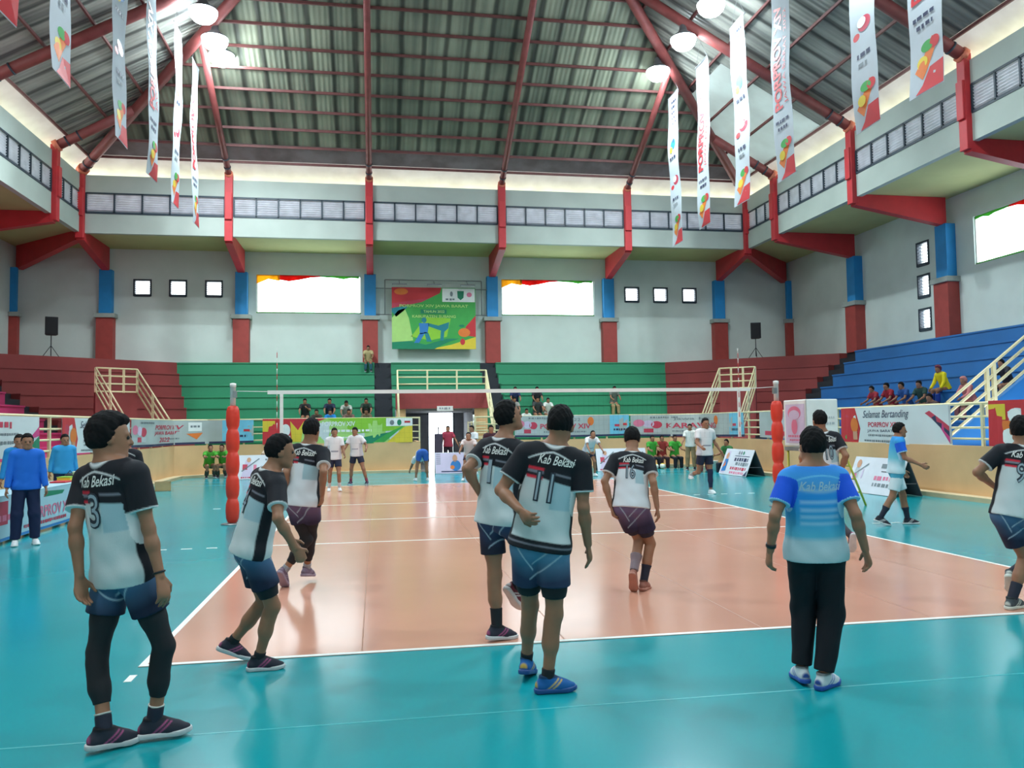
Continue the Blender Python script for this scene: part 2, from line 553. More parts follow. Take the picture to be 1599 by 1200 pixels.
for i in range(4):
    n = 3 if i == 0 else 6
    gallery_louvre(i, 'y', YP[i + 1] + 0.2, YP[i] - 0.2, GX, -1, n, 'long louvre window strip high in the right gallery, %s bay from the back corner' % ORD[i])
    gallery_louvre(i, 'y', YP[i + 1] + 0.2, YP[i] - 0.2, -GX, 1, n, 'long louvre window strip high in the left gallery, %s bay from the back corner' % ORD[i])

# small louvre vents and large windows in the lower walls -----------------
def vent(axis, a0, a1, z0, z1, fixed, sgn, label):
    t = thing('louvre_vent', label, 'louvre vent', (0, 0, 0), kind='structure')
    fr, sl = MB(), MB()
    def bx(mb, p0, p1, q0, q1, zz0, zz1):
        if axis == 'x': mb.box(p0, p1, min(q0, q1), max(q0, q1), zz0, zz1)
        else: mb.box(min(q0, q1), max(q0, q1), p0, p1, zz0, zz1)
    q0, q1 = fixed + sgn * 0.03, fixed - sgn * 0.16
    bx(fr, a0 - 0.05, a0 + 0.03, q0, q1, z0 - 0.05, z1 + 0.05); bx(fr, a1 - 0.03, a1 + 0.05, q0, q1, z0 - 0.05, z1 + 0.05)
    bx(fr, a0, a1, q0, q1, z0 - 0.07, z0 + 0.06); bx(fr, a0, a1, q0, q1, z1 - 0.03, z1 + 0.05)
    n = 6
    for j in range(n):
        z = z0 + 0.07 + (z1 - z0 - 0.1) * (j + 0.5) / n
        bx(sl, a0, a1, fixed - sgn * 0.02, fixed - sgn * 0.1, z - 0.012, z + 0.012)
    fr.build('frame', m_frame, t); sl.build('slats', m_slat, t)
    return t
for (a0, a1, z0, z1), nm in zip(LOUV, ['leftmost of three left of the first big back window', 'middle of three left of the first big back window',
        'rightmost of three left of the first big back window', 'leftmost of three right of the second big back window',
        'middle of three right of the second big back window', 'rightmost of three right of the second big back window']):
    vent('x', a0, a1, z0, z1, WY, -1, 'small square louvre vent, ' + nm)
for (a0, a1, z0, z1), nm in zip(RLOUV, ['top', 'middle', 'bottom']):
    vent('y', a0, a1, z0, z1, WX, -1, 'small louvre vent in the right wall, %s of the column of three' % nm)
m_pane = mat_glass('window glass')
m_dy = mat_translucent('yellow bunting cloth', (246, 196, 70), 0.55)
m_dr = mat_translucent('red bunting cloth', (226, 62, 56), 0.55)
m_dg = mat_translucent('green bunting cloth', (110, 190, 90), 0.55)
def big_window(n, axis, a0, a1, z0, z1, fixed, sgn, label, bl):
    t = thing('window_%d' % n, label, 'window', (0, 0, 0), kind='structure')
    fr, pn = MB(), MB()
    def bx(mb, p0, p1, q0, q1, zz0, zz1):
        if axis == 'x': mb.box(p0, p1, min(q0, q1), max(q0, q1), zz0, zz1)
        else: mb.box(min(q0, q1), max(q0, q1), p0, p1, zz0, zz1)
    q0, q1 = fixed - sgn * 0.06, fixed - sgn * 0.14
    for p in (a0, a1 - 0.05): bx(fr, p, p + 0.05, q0, q1, z0, z1)
    for z in (z0, z1 - 0.05): bx(fr, a0, a1, q0, q1, z, z + 0.05)
    bx(pn, a0 + 0.05, a1 - 0.05, fixed - sgn * 0.095, fixed - sgn * 0.105, z0 + 0.05, z1 - 0.05)
    fr.build('frame', m_white, t); pn.build('pane', m_pane, t)
    # bunting hung across the head of the opening, and a green cloth along the sill
    d = thing('bunting', 'red, yellow and green bunting cloth across ' + bl, 'bunting', (0, 0, 0), group='window bunting')
    W = a1 - a0
    def strip(u0, u1, top, lows, m, q):
        """lows: drop below top at points along the strip"""
        mb = MB(); k = len(lows)
        pts = []
        for i, lo in enumerate(lows):
            u = a0 + W * (u0 + (u1 - u0) * i / (k - 1))
            w = q - sgn * 0.02 * math.sin(i * 2.1)
            pts.append((u, w, lo))
        vs = []
        for u, w, lo in pts:
            for z in (top, top - lo):
                for dq in (0, 0.006):
                    vs.append((u, w + dq, z) if axis == 'x' else (w + dq, u, z))
        fs = []
        for i in range(k - 1):
            b = 4 * i
            fs += [(b, b + 4, b + 6, b + 2), (b + 1, b + 3, b + 7, b + 5), (b + 2, b + 6, b + 7, b + 3), (b, b + 1, b + 5, b + 4)]
        fs += [(0, 2, 3, 1), (4 * (k - 1), 4 * (k - 1) + 1, 4 * (k - 1) + 3, 4 * (k - 1) + 2)]
        mb.add(vs, fs)
        mb.build('cloth', m, d)
    strip(0.0, 0.22, z1, [0.45, 0.2, 0.3], m_dy, fixed - sgn * 0.03)
    strip(0.20, 0.62, z1, [0.22, 0.3, 0.22, 0.1, 0.06], m_dr, fixed - sgn * 0.03)
    strip(0.60, 0.98, z1, [0.05, 0.08, 0.1, 0.16, 0.08, 0.12], m_dg, fixed - sgn * 0.03)
    strip(0.0, 1.0, z0 + 0.06, [0.1, 0.08, 0.12, 0.09, 0.1], m_dg, fixed - sgn * 0.03)
    return t
big_window(1, 'x', *WIN[0], WY, -1, 'big bright back window left of the event board', 'the bright window left of the event board')
big_window(2, 'x', *WIN[1], WY, -1, 'big bright back window right of the event board', 'the bright window right of the event board')
big_window(3, 'y', *SWIN[0], WX, -1, 'big bright window in the right wall above the blue terrace', 'the bright window above the blue terrace')

# roof ------------------------------------------------------------------
RO = 0.34                                   # cladding above rafter centre line
def slab(name, poly, m, parent, t=0.03):
    return MB().prism(poly, (0, 0, t)).build(name, m, parent)
TE = 0.45                                   # translucent eave sheet reaches this far in
TA = 1.28
TR = 15.2                                   # ridge (x = 0)
ceil = MB()
def bp(x, t):  return (x, GY - t, roof_z(t) + RO)        # point of the back slope
def sp(s, t, y): return (s * (GX - t), y, roof_z(t) + RO)
ceil.prism([bp(-(GX - TA), TA), bp(GX - TA, TA), bp(0, TR)], (0, 0, 0.03))
ceil_o = ceil.build('ceiling', m_roofb); tag(ceil_o, kind='structure')
def band_back(t0, t1, nm, m):
    slab(nm, [bp(-(GX - t0), t0), bp(GX - t0, t0), bp(GX - t1, t1), bp(-(GX - t1), t1)], m, ceil_o)
band_back(-1.4, TE, 'skylight_strip', m_skylight)
band_back(TE, TA, 'aged_strip', m_aged)
for s in (-1, 1):
    ny = GY
    slab('skylight_strip', [sp(s, -1.4, YN), sp(s, -1.4, GY + 1.4), sp(s, TE, GY - TE), sp(s, TE, YN)], m_skylight, ceil_o)
    if s > 0:
        slab('skylight_sheet', [sp(s, TE, GY - TE), sp(s, 4.6, GY - 4.6), sp(s, 4.6, 22.6), sp(s, TE, 22.6)], mat_translucent('cloudy roof sheet', (206, 212, 208), 0.34, scale=1.0, var=.06), ceil_o)
        slab('side_slope', [sp(s, TE, 22.6), sp(s, 4.6, 22.6), sp(s, 4.6, GY - 4.6), sp(s, TR, GY - TR), sp(s, TR, YN), sp(s, TE, YN)], m_roofs, ceil_o)
    else:
        slab('side_slope', [sp(s, TE, GY - TE), sp(s, TR, GY - TR), sp(s, TR, YN), sp(s, TE, YN)], m_roofs, ceil_o)

gb = MB()
wall_cells(gb, 'x', YN - 0.25, YN, -WX - 0.25, WX + 0.25, 0, 10.45, [(-8.4, -3.5, 7.3, 9.2), (3.5, 8.4, 7.3, 9.2)])
gb.prism([(-GX - 1.4, YN - 0.25, 10.45), (GX + 1.4, YN - 0.25, 10.45), (GX + 1.4, YN - 0.25, roof_z(-1.4) + RO), (0, YN - 0.25, roof_z(TR) + RO), (-GX - 1.4, YN - 0.25, roof_z(-1.4) + RO)], (0, 0.25, 0))
tag(gb.build('wall_front', m_wall), kind='structure')

# purlins and rafters
m_purlin = mat('rusty purlin paint', (112, 64, 62), 0.6, 0.12)
def purlin(a, b, label, w=0.07, h=0.10):
    o = MB().bar(a, b, w, h).build('roof_purlin', m_purlin)
    tag(o, label, 'roof purlin', group='roof purlins')
PT = [0.45, 1.28, 2.13, 2.98, 3.85, 4.72, 5.58, 6.45, 7.3, 8.2, 9.1]
for i, t in enumerate(PT):
    z = roof_z(t) + 0.25
    purlin((-(GX - t), GY - t, z), (GX - t, GY - t, z), 'thin red purlin under the back roof slope, %s up from the eaves' % ORD[i])
for i, t in enumerate([0.45, 1.9, 3.4, 4.9, 6.4, 7.9, 9.4, 10.9]):
    z = roof_z(t) + 0.25
    purlin((GX - t, YN, z), (GX - t, GY - t, z), 'thin red purlin under the right roof slope, %s up from the eaves' % ORD[i])
    purlin((-(GX - t), YN, z), (-(GX - t), GY - t, z), 'thin red purlin under the left roof slope, %s up from the eaves' % ORD[i])
def rafter(a, b, label, r=0.16):
    a, b = Vector(a), Vector(b)
    t = thing('roof_rafter', label, 'roof rafter', (0, 0, 0), group='roof rafters')
    MB().tube([a, b], r, 12).build('beam', m_redbeam, t)
    d = (b - a).normalized()
    cl = MB()
    for k in (0.5, 1.0):
        p = a + d * k
        cl.tube([p - d * 0.03, p + d * 0.03], r + 0.02, 12)
    cl.build('clamp', m_frame, t)
    MB().tube([a - d * 0.02, a + d * 0.16], r + 0.05, 12).build('end_cap', mat('orange red cap', (206, 112, 86), 0.5), t)
for i, x in enumerate(XP[1:5]):
    t1 = GX - abs(x)
    rafter((x, GY - 0.05, roof_z(0)), (x, GY - t1, roof_z(t1)), 'red roof rafter rising from the %s back gallery post' % ['second', 'third', 'fourth', 'fifth'][i], 0.13)
for s, nm in ((-1, 'left'), (1, 'right')):
    rafter((s * (GX - 0.05), GY - 0.05, roof_z(0)), (0, GY - GX, roof_z(GX)), 'long red hip rafter rising from the %s back corner' % nm, 0.2)
    for i, y in enumerate(YP[1:5] if s > 0 else YP[1:4]):
        t1 = min(GY - y, GX)
        rafter((s * (GX - 0.05), y, roof_z(0)), (s * (GX - t1), y, roof_z(t1)), 'red roof rafter on the %s slope, %s from the back corner' % (nm, ORD[i]), 0.19)

# posts, brackets, columns -------------------------------------------------
def post(name_label, foot, inward, wallpt, zb=9.2):
    """foot: (x, y) on the gallery front; inward: unit vector to the hall; wallpt: (x, y) where the bracket meets the wall"""
    t = thing('gallery_post', name_label, 'roof post', (foot[0], foot[1], 0), group='red gallery posts')
    ix, iy = inward
    w = 0.17
    px, py = -iy, ix
    c = (ix * 0.06, iy * 0.06)
    mb = MB().bar((c[0], c[1], 9.95), (c[0], c[1], 12.95), 0.34, 0.26, up=(ix, iy, 0))
    mb.bar((c[0] + ix * 0.06, c[1] + iy * 0.06, 10.9), (c[0] + ix * 0.06, c[1] + iy * 0.06, 12.1), 0.30, 0.3, up=(ix, iy, 0))
    mb.build('post', m_red, t, bevel=0.02)
    wx, wy = wallpt[0] - foot[0], wallpt[1] - foot[1]
    d = Vector((wx, wy, 0)); L = d.length; d.normalize(); side = Vector((-d.y, d.x, 0))
    P = lambda s_, z: Vector((ix * 0.05, iy * 0.05, 0)) + d * s_ + Vector((0, 0, z)) - side * 0.16
    MB().prism([P(0, 10.25), P(0, 9.88), P(L, zb), P(L, 10.29), P(0.5, 10.29)], side * 0.32).build('bracket', m_red, t)
    return t
PN = ['leftmost', 'second from left', 'third from left', 'fourth from left', 'fifth from left', 'rightmost']
CORNER = {}
for i, x in enumerate(XP):
    CORNER[1 if x > 0 else (-1 if i == 0 else 0)] = post('red post and bracket on the back gallery front, %s' % PN[i], (x, GY), (0, -1), (x, WY - 0.25))
for s, nm in ((-1, 'left'), (1, 'right')):
    # the corner's diagonal bracket
    t = CORNER[s]
    d = Vector((s * 3.75, 3.4, 0)); L = d.length; d.normalize(); sd = Vector((-d.y, d.x, 0))
    P = lambda q, z: d * q + Vector((0, 0, z)) - sd * 0.16
    MB().prism([P(0.15, 10.25), P(0.15, 9.88), P(L, 9.2), P(L, 10.29), P(0.5, 10.29)], sd * 0.32).build('bracket', m_red, t)
    for i, y in enumerate(YP[1:5] if s > 0 else YP[1:4]):
        post('red post and bracket on the %s gallery front, %s from the back corner' % (nm, ORD[i]), (s * GX, y), (-s, 0), (s * (WX - 0.2), y))
def column(x, y, along, label, w=0.56, d=0.36):
    """along: the wall's direction vector; d: how far it stands out"""
    t = thing('wall_column', label, 'wall column', (x, y, 4.85), group='wall columns')
    def bx(wd, dp, z0, z1, nm, m):
        if along == 'x': MB().box(-wd / 2, wd / 2, -dp, 0.0, z0 - 4.85, z1 - 4.85).build(nm, m, t, bevel=0.01)
        else:
            s = 1 if x > 0 else -1
            MB().box(min(-s * dp, 0), max(-s * dp, 0), -wd / 2, wd / 2, z0 - 4.85, z1 - 4.85).build(nm, m, t, bevel=0.01)
    bx(w, d, 7.18, 9.25, 'shaft', m_blue)
    bx(w + 0.36, d + 0.16, 6.98, 7.18, 'capstone', m_cap)
    bx(w + 0.18, d + 0.08, 4.85, 6.98, 'pedestal', m_pedestal)
for i, x in enumerate(XP):
    column(x, WY, 'x', 'blue wall column on brick red pedestal, back wall, %s' % PN[i])
for s, nm in ((-1, 'left'), (1, 'right')):
    column(s * (WX - 0.02), WY - 0.35, 'x', 'slim blue column on red pedestal in the %s back corner' % nm, 0.5, 0.2)
    for i, y in enumerate(YP[1:5] if s > 0 else YP[1:4]):
        column(s * WX, y, 'y', 'blue wall column on brick red pedestal, %s wall, %s from the back corner' % (nm, ORD[i]), 0.62, 0.42)

# terraces ------------------------------------------------------------------
ZR = [4.85, 4.28, 3.72, 3.17, 2.66, 2.16, 1.68, 1.22]
OR_ = [0.8 * k for k in range(8)]
Z_WALK, O_P = 1.05, 8.6
xb = lambda o: 11.9 - 0.356 * o
ys = lambda o: 27.7 - 0.475 * o
def row_spans():
    """(o_front, o_back, z) of every step, top first, then the walkway"""
    out = []
    for k in range(8):
        out.append((OR_[k], OR_[k - 1] if k else -0.78, ZR[k]))
    out.append((O_P - 0.15, OR_[7], Z_WALK))
    return out
def back_terrace(name, label, x0, x1, m, tunnel=None):
    mb = MB()
    for of, ob, z in row_spans():
        f = lambda v, o: (v(o) if callable(v) else v)
        y0, y1 = 33 - of, 33 - ob
        def foot(a, b, zb):
            poly = [(f(a, of), y0, zb), (f(b, of), y0, zb), (f(b, ob), y1, zb), (f(a, ob), y1, zb)]
            mb.prism(poly, (0, 0, z - zb))
            if z > 1.1: mb.prism([(f(a, of), y0 - .035, z - .06), (f(b, of), y0 - .035, z - .06), (f(b, of), y0, z - .06), (f(a, of), y0, z - .06)], (0, 0, .06))  # overhanging lip, added so its shadow draws a line along each row
        if tunnel:
            if of <= 5.6:
                if of < 2.9:
                    foot(x0, tunnel[0], 0); foot(tunnel[0], tunnel[1], 2.46); foot(tunnel[1], x1, 0)
                else:
                    foot(x0, tunnel[0], 0); foot(tunnel[1], x1, 0)
            else:
                foot(x0, -1.95, 0); foot(1.85, x1, 0)
        else:
            foot(x0, x1, 0)
    o = mb.build(name, m); return tag(o, label, 'terrace', group='terraces')
back_terrace('terrace', 'green spectator terrace left of the centre entrance, up to the left black stairs', lambda o: -xb(o), -2.85, m_green)
back_terrace('terrace', 'green spectator terrace right of the centre entrance, beyond the right black stairs', 3.1, xb, m_green)
back_terrace('terrace', 'narrow green terrace above the centre entrance between two black stairs', -2.05, 2.3, m_green, (-1.95, 1.85))
def stair_rows(mb, quad):
    """quad(o) -> (p, q): the stair's two edges at offset o; two half steps per row"""
    for of, ob, z in row_spans()[:8]:
        om = (of + ob) / 2
        zl = ZR[ZR.index(z) + 1] if ZR.index(z) < 7 else Z_WALK
        for (a, b, zz) in ((om, ob, z), (of, om, (z + zl) / 2 + 0.02)):
            p0, q0 = quad(a); p1, q1 = quad(b)
            mb.prism([(p0[0], p0[1], 0), (q0[0], q0[1], 0), (q1[0], q1[1], 0), (p1[0], p1[1], 0)], (0, 0, zz + 0.006))
    of, ob, z = row_spans()[8]
    p0, q0 = quad(of); p1, q1 = quad(ob)
    mb.prism([(p0[0], p0[1], 0), (q0[0], q0[1], 0), (q1[0], q1[1], 0), (p1[0], p1[1], 0)], (0, 0, z + 0.006))
for a, b, nm in ((-2.85, -2.05, 'left'), (2.3, 3.1, 'right')):
    mb = MB(); stair_rows(mb, lambda o: ((a, 33 - o), (b, 33 - o)))
    tag(mb.build('terrace_stairs', m_black), 'black painted stairs through the green terrace, %s of the centre entrance' % nm, 'stairs')
NV = Vector((-0.632, -0.775)); TV = Vector((0.775, -0.632)); CV = Vector((15.15, 30.35))
VW0, VW1 = 0.1, 1.6            # the corner entrance, measured along the chamfer
STW = 1.25                     # width of the black corner stairs
def cpt(o, w, s):
    p = CV + NV * o + TV * w
    return (s * p.x, p.y)
def chamfer_pts(o, s):
    return (s * xb(o), 33 - o), (s * (18.4 - o), ys(o))
for s, nm in ((-1, 'left'), (1, 'right')):
    mb = MB()
    for of, ob, z in row_spans():
        a, b = chamfer_pts(of, s)
        if ob < 0:
            poly = [a, b, (s * (WX - .02), ys(0)), (s * (WX - .02), WY - .02), (s * xb(0), WY - .02)]
            mb.prism([(p[0], p[1], 0) for p in poly], (0, 0, z))
            continue
        c, d = chamfer_pts(ob, s)
        if of < 5.0:
            q = Vector((s * NV.x, NV.y, 0)) * .035
            mb.prism([Vector((a[0], a[1], z - .06)) + q, Vector((b[0], b[1], z - .06)) + q, (b[0], b[1], z - .06), (a[0], a[1], z - .06)], (0, 0, .06))  # lip added on the corner rows for the shadow line beneath it
        if of > 5.7:
            l0, l1 = cpt(of, VW0, s), cpt(ob, VW0, s)
            r0, r1 = cpt(of, VW1, s), cpt(ob, VW1, s)
            mb.prism([(p[0], p[1], 0) for p in (a, l0, l1, c)], (0, 0, z))
            if (b[0] - r0[0]) * s > 0.05:
                mb.prism([(p[0], p[1], 0) for p in (r0, b, d, r1)], (0, 0, z))
        else:
            mb.prism([(p[0], p[1], 0) for p in (a, b, d, c)], (0, 0, z))
    # the entrance's own head wall, roof and dark doorway
    def vbox(o0, o1, w0, w1, z0, z1):
        poly = [cpt(o0, w0, s), cpt(o0, w1, s), cpt(o1, w1, s), cpt(o1, w0, s)]
        mb.prism([(p[0], p[1], z0) for p in poly], (0, 0, z1 - z0))
    vbox(5.45, 5.6, VW0, VW1, 0, 3.17)
    tag(mb.build('terrace', m_maroon), 'maroon corner terrace with a sunken entrance, %s back corner' % nm, 'terrace', group='terraces')
    mb = MB()
    stair_rows(mb, lambda o: ((s * (18.4 - o), ys(o)), (s * (18.4 - o), ys(o) - STW)))
    tag(mb.build('terrace_stairs', m_black), 'black stepped stairs between the maroon and %s terrace' % ('blue' if s > 0 else 'pink'), 'stairs')
    mb = MB()
    for of, ob, z in row_spans():
        gap = (8.2, 10.1) if (s > 0 and of >= 3.9) else None
        y1f, y1b = ys(of) - STW, ys(ob) - STW
        if ob < 0: y1b = ys(0) - STW
        xs0, xs1 = s * (18.4 - of), s * (18.4 - ob)
        if gap:
            mb.prism([(xs0, gap[1], 0), (xs0, y1f, 0), (xs1, y1b, 0), (xs1, gap[1], 0)], (0, 0, z))
            mb.prism([(xs0 - s * .035, gap[1], z - .06), (xs0 - s * .035, y1f, z - .06), (xs0, y1f, z - .06), (xs0, gap[1], z - .06)], (0, 0, .06))  # lip added on the side rows for its shadow line
            mb.prism([(xs0, YN + .02, 0), (xs0, gap[0], 0), (xs1, gap[0], 0), (xs1, YN + .02, 0)], (0, 0, z))
        else:
            mb.prism([(xs0, YN + .02, 0), (xs0, y1f, 0), (xs1, y1b, 0), (xs1, YN + .02, 0)], (0, 0, z))
            if z > 1.1: mb.prism([(xs0 - s * .035, YN, z - .06), (xs0 - s * .035, y1f, z - .06), (xs0, y1f, z - .06), (xs0, YN, z - .06)], (0, 0, .06))
    if s > 0:
        mb.box(13.6, 15.6, 8.2, 10.1, 2.5, 3.2)
        mb.box(15.5, 15.7, 8.2, 10.1, 0, 2.5)
    tag(mb.build('terrace', m_bluet if s > 0 else m_pink), '%s side terrace along the %s wall' % (('blue', 'right') if s > 0 else ('pink', 'left')), 'terrace', group='terraces')

# podium wall round the floor, with its low step ------------------------------
for s, nm in ((-1, 'left'), (1, 'right')):
    mb = MB(); lg = MB()
    A, B = chamfer_pts(O_P, s)
    A2, B2 = chamfer_pts(O_P - 0.15, s); A3, B3 = chamfer_pts(O_P + 0.32, s)
    xg = -1.12 if s < 0 else 0.96                       # the entrance gap
    pl = lambda *p: [(q[0], q[1], 0) for q in p]
    mb.prism(pl((xg, 24.4), A, A2, (xg, 24.55)), (0, 0, 1.15))
    mb.prism(pl(A, B, B2, A2), (0, 0, 1.15))
    if s > 0:
        mb.prism(pl(B, (9.8, 11.1), (9.95, 11.1), B2), (0, 0, 1.15))
        mb.prism(pl((9.8, 11.1), (9.8, YN), (9.95, YN), (9.95, 11.1)), (0, 0, 1.15))
    else:
        mb.prism(pl(B, (-9.8, YN), (-9.95, YN), B2), (0, 0, 1.15))
    lg.prism(pl((xg, 24.4), A, A3, (xg, 24.08)), (0, 0, 0.1))
    lg.prism(pl(A, B, B3, A3), (0, 0, 0.1))
    lg.prism(pl(B, (s * 9.8, YN), (s * 9.48, YN), B3), (0, 0, 0.1))
    # cheek wall and pillar of the centre entrance
    mb.prism(pl((xg, 24.5), (xg - 0.0, 27.4), (xg + s * 0.12, 27.4), (xg + s * 0.12, 24.5)), (0, 0, 1.15))
    p0, p1 = (-1.95, -1.57) if s < 0 else (1.26, 1.85)
    mb.box(p0, p1, 27.2, 27.5, 0, 2.46)
    o = mb.build('wall_podium_' + nm, m_peach); tag(o, kind='structure')
    lg.build('baseboard_' + nm, m_ledge, o)
tn = MB()
tn.box(-1.95, -1.6, 27.5, WY, 0, 2.46); tn.box(1.5, 1.85, 27.5, WY, 0, 2.46); tn.box(-1.6, 1.5, 27.41, WY, 2.38, 2.455)
tag(tn.build('wall_tunnel', m_tunnel), kind='structure')
dl = MB(); dl.box(-1.6, -0.2, WY - 0.12, WY - 0.05, 0, 2.46); dl.box(1.0, 1.5, WY - 0.12, WY - 0.05, 0, 2.46)
tag(dl.build('wall_tunnel_end', m_tunnel), kind='structure')
lt = MB().box(-1.98, 1.88, 27.12, 27.4, 2.46, 3.2).build('trim_1', mat('maroon lintel paint', (150, 58, 58), 0.6)); tag(lt, kind='structure')
sg = thing('exit_sign', 'small white sign plate above the centre entrance door', 'sign', (0.05, 27.1, 2.5))
MB().box(-0.33, 0.33, -0.03, 0.02, -0.14, 0.06).build('plate', m_white, sg)
fp = Flat()
fp.scribble(-0.24, 0.24, -0.04, 0.09, mat('grey print', (150, 150, 158)), 4)
fp.build('lettering', lambda u, v, off: (u, -0.032 - off, v), sg)
dr = thing('door_1', None, None, (-0.2, WY - 0.1, 0)); dr['kind'] = 'structure'
MB().box(-0.06, 0.0, -0.1, 0.1, 0, 2.66).box(1.2, 1.26, -0.1, 0.1, 0, 2.66).box(-0.06, 1.26, -0.1, 0.1, 2.6, 2.68).build('door_frame', m_frame, dr)
MB().box(-0.92, -0.02, -0.2, -0.15, 0.02, 2.3).build('door_leaf', m_tunnel, dr)

# floodlights ------------------------------------------------------------------
m_lens = bpy.data.materials.new('lit floodlight lens'); m_lens.use_nodes = True
_b = m_lens.node_tree.nodes['Principled BSDF']
_b.inputs['Emission Color'].default_value = (*LAMP_COLOR, 1); _b.inputs['Emission Strength'].default_value = 60
m_lampbody = mat('grey lamp housing', (120, 124, 128), 0.45, 0.05, metal=0.6)
def floodlight(x, y, label):
    t = thing('floodlight', label, 'floodlight', (x, y, LAMP_Z), group='hall floodlights')
    s = 1 if x > 0 else -1
    MB().lathe((0, 0, 0), [(0.02, 0.52), (0.12, 0.5), (0.14, 0.32), (0.2, 0.22), (0.48, 0.0), (0.49, -0.02), (0.465, -0.02), (0.45, 0.0)], 20).build('reflector', m_lampbody, t)
    MB().lathe((0, 0, 0), [(0.455, -0.012), (0.46, -0.1), (0.41, -0.24), (0.30, -0.36), (0.16, -0.43), (0.01, -0.45)], 20).build('lens', m_lens, t)  # lens enlarged and domed to stand in for the glare around the lamp
    MB().tube([(0, 0, 0.5), (0, 0, roof_z(GX - abs(x)) + 0.2 - LAMP_Z)], 0.03, 8).build('hanger', m_redbeam, t)
    ld = bpy.data.lights.new('floodlight_beam', 'SPOT'); ld.energy = LAMP_WATT * 4; ld.color = LAMP_COLOR
    ld.spot_size = math.radians(150); ld.spot_blend = 0.7; ld.shadow_soft_size = 0.12
    lo = bpy.data.objects.new('floodlight_beam', ld); COL.objects.link(lo); lo.parent = t; lo.location = (0, 0, -0.62)
for i, y in enumerate(LAMP_Y_RIGHT):
    floodlight(LAMP_X, y, 'bright round floodlight under the right roof slope, %s from the back' % ORD[i])
for i, y in enumerate(LAMP_Y_LEFT):
    floodlight(-LAMP_X, y, 'bright round floodlight under the left roof slope, %s from the back' % ORD[i])
# ------------------------------------------------------------------ railings, banners, net, boards, furniture
m_steel = mat('galvanised steel', (150, 154, 156), 0.4, 0.08, metal=0.7)
m_sheet = mat('banner vinyl white', (214, 220, 222), 0.55, 0.03, 1.5)
m_sheetg = mat('banner vinyl grey', (176, 184, 182), 0.55, 0.10, 0.9)
P = {}
for nm, c in dict(red=(200, 46, 54), crimson=(196, 60, 84), pinkp=(222, 120, 150), navy=(44, 50, 84), grey=(120, 128, 134), lgrey=(186, 190, 194), green=(60, 160, 72), lime=(140, 196, 52), pale=(170, 212, 120),
               dgreen=(14, 128, 92), teal=(24, 128, 140), sky=(116, 192, 220), yellow=(222, 196, 56), orange=(226, 120, 48), white=(234, 236, 234), black=(40, 42, 46), blue=(44, 120, 186), magenta=(206, 60, 130), skin=(206, 150, 120), lilac=(206, 190, 214)).items():
    P[nm] = mat('print ink ' + nm, c, 0.6, 0.03)

def poly_path(pts):
    pts = [Vector((p[0], p[1])) for p in pts]
    cum = [0.0]
    for a, b in zip(pts, pts[1:]): cum.append(cum[-1] + (b - a).length)
    def at(u):
        u = max(0.0, min(u, cum[-1] - 1e-6))
        for i in range(len(pts) - 1):
            if u <= cum[i + 1]:
                d = (pts[i + 1] - pts[i]).normalized()
                return pts[i] + d * (u - cum[i]), d
    return at, cum
PATH = {}
for s in (-1, 1):
    o = 8.52
    PATH[s] = poly_path([(s * (1.12 if s < 0 else 0.96), 33 - o), (s * xb(o), 33 - o), (s * (18.4 - o), ys(o)), (s * (18.4 - o), YN + 0.5)])
def railing(s, nm):
    at, cum = PATH[s]
    t = thing('railing', 'cream four bar railing on the podium wall, %s side and back' % nm, 'railing', (0, 0, 0))
    for z in (1.30, 1.54, 1.78, 2.06):
        pts = [at(c)[0] for c in cum[:-1]] + [at(cum[-1])[0]]
        mb = MB()
        for a, b in zip(pts, pts[1:]):
            mb.tube([(a.x, a.y, z), (b.x, b.y, z)], 0.026 if z < 2 else 0.034, 8)
        mb.build('rail', m_cream, t)
    us = [0.03]; u = 0
    for i in range(3):
        n = max(1, round((cum[i + 1] - cum[i]) / 1.35))
        us += [cum[i] + (cum[i + 1] - cum[i]) * k / n for k in range(1, n + 1)]
    for u in us:
        p, d = at(u)
        MB().bar((p.x, p.y, 1.15), (p.x, p.y, 2.06), 0.06, 0.06).build('post', m_cream, t)
railing(-1, 'left'); railing(1, 'right')

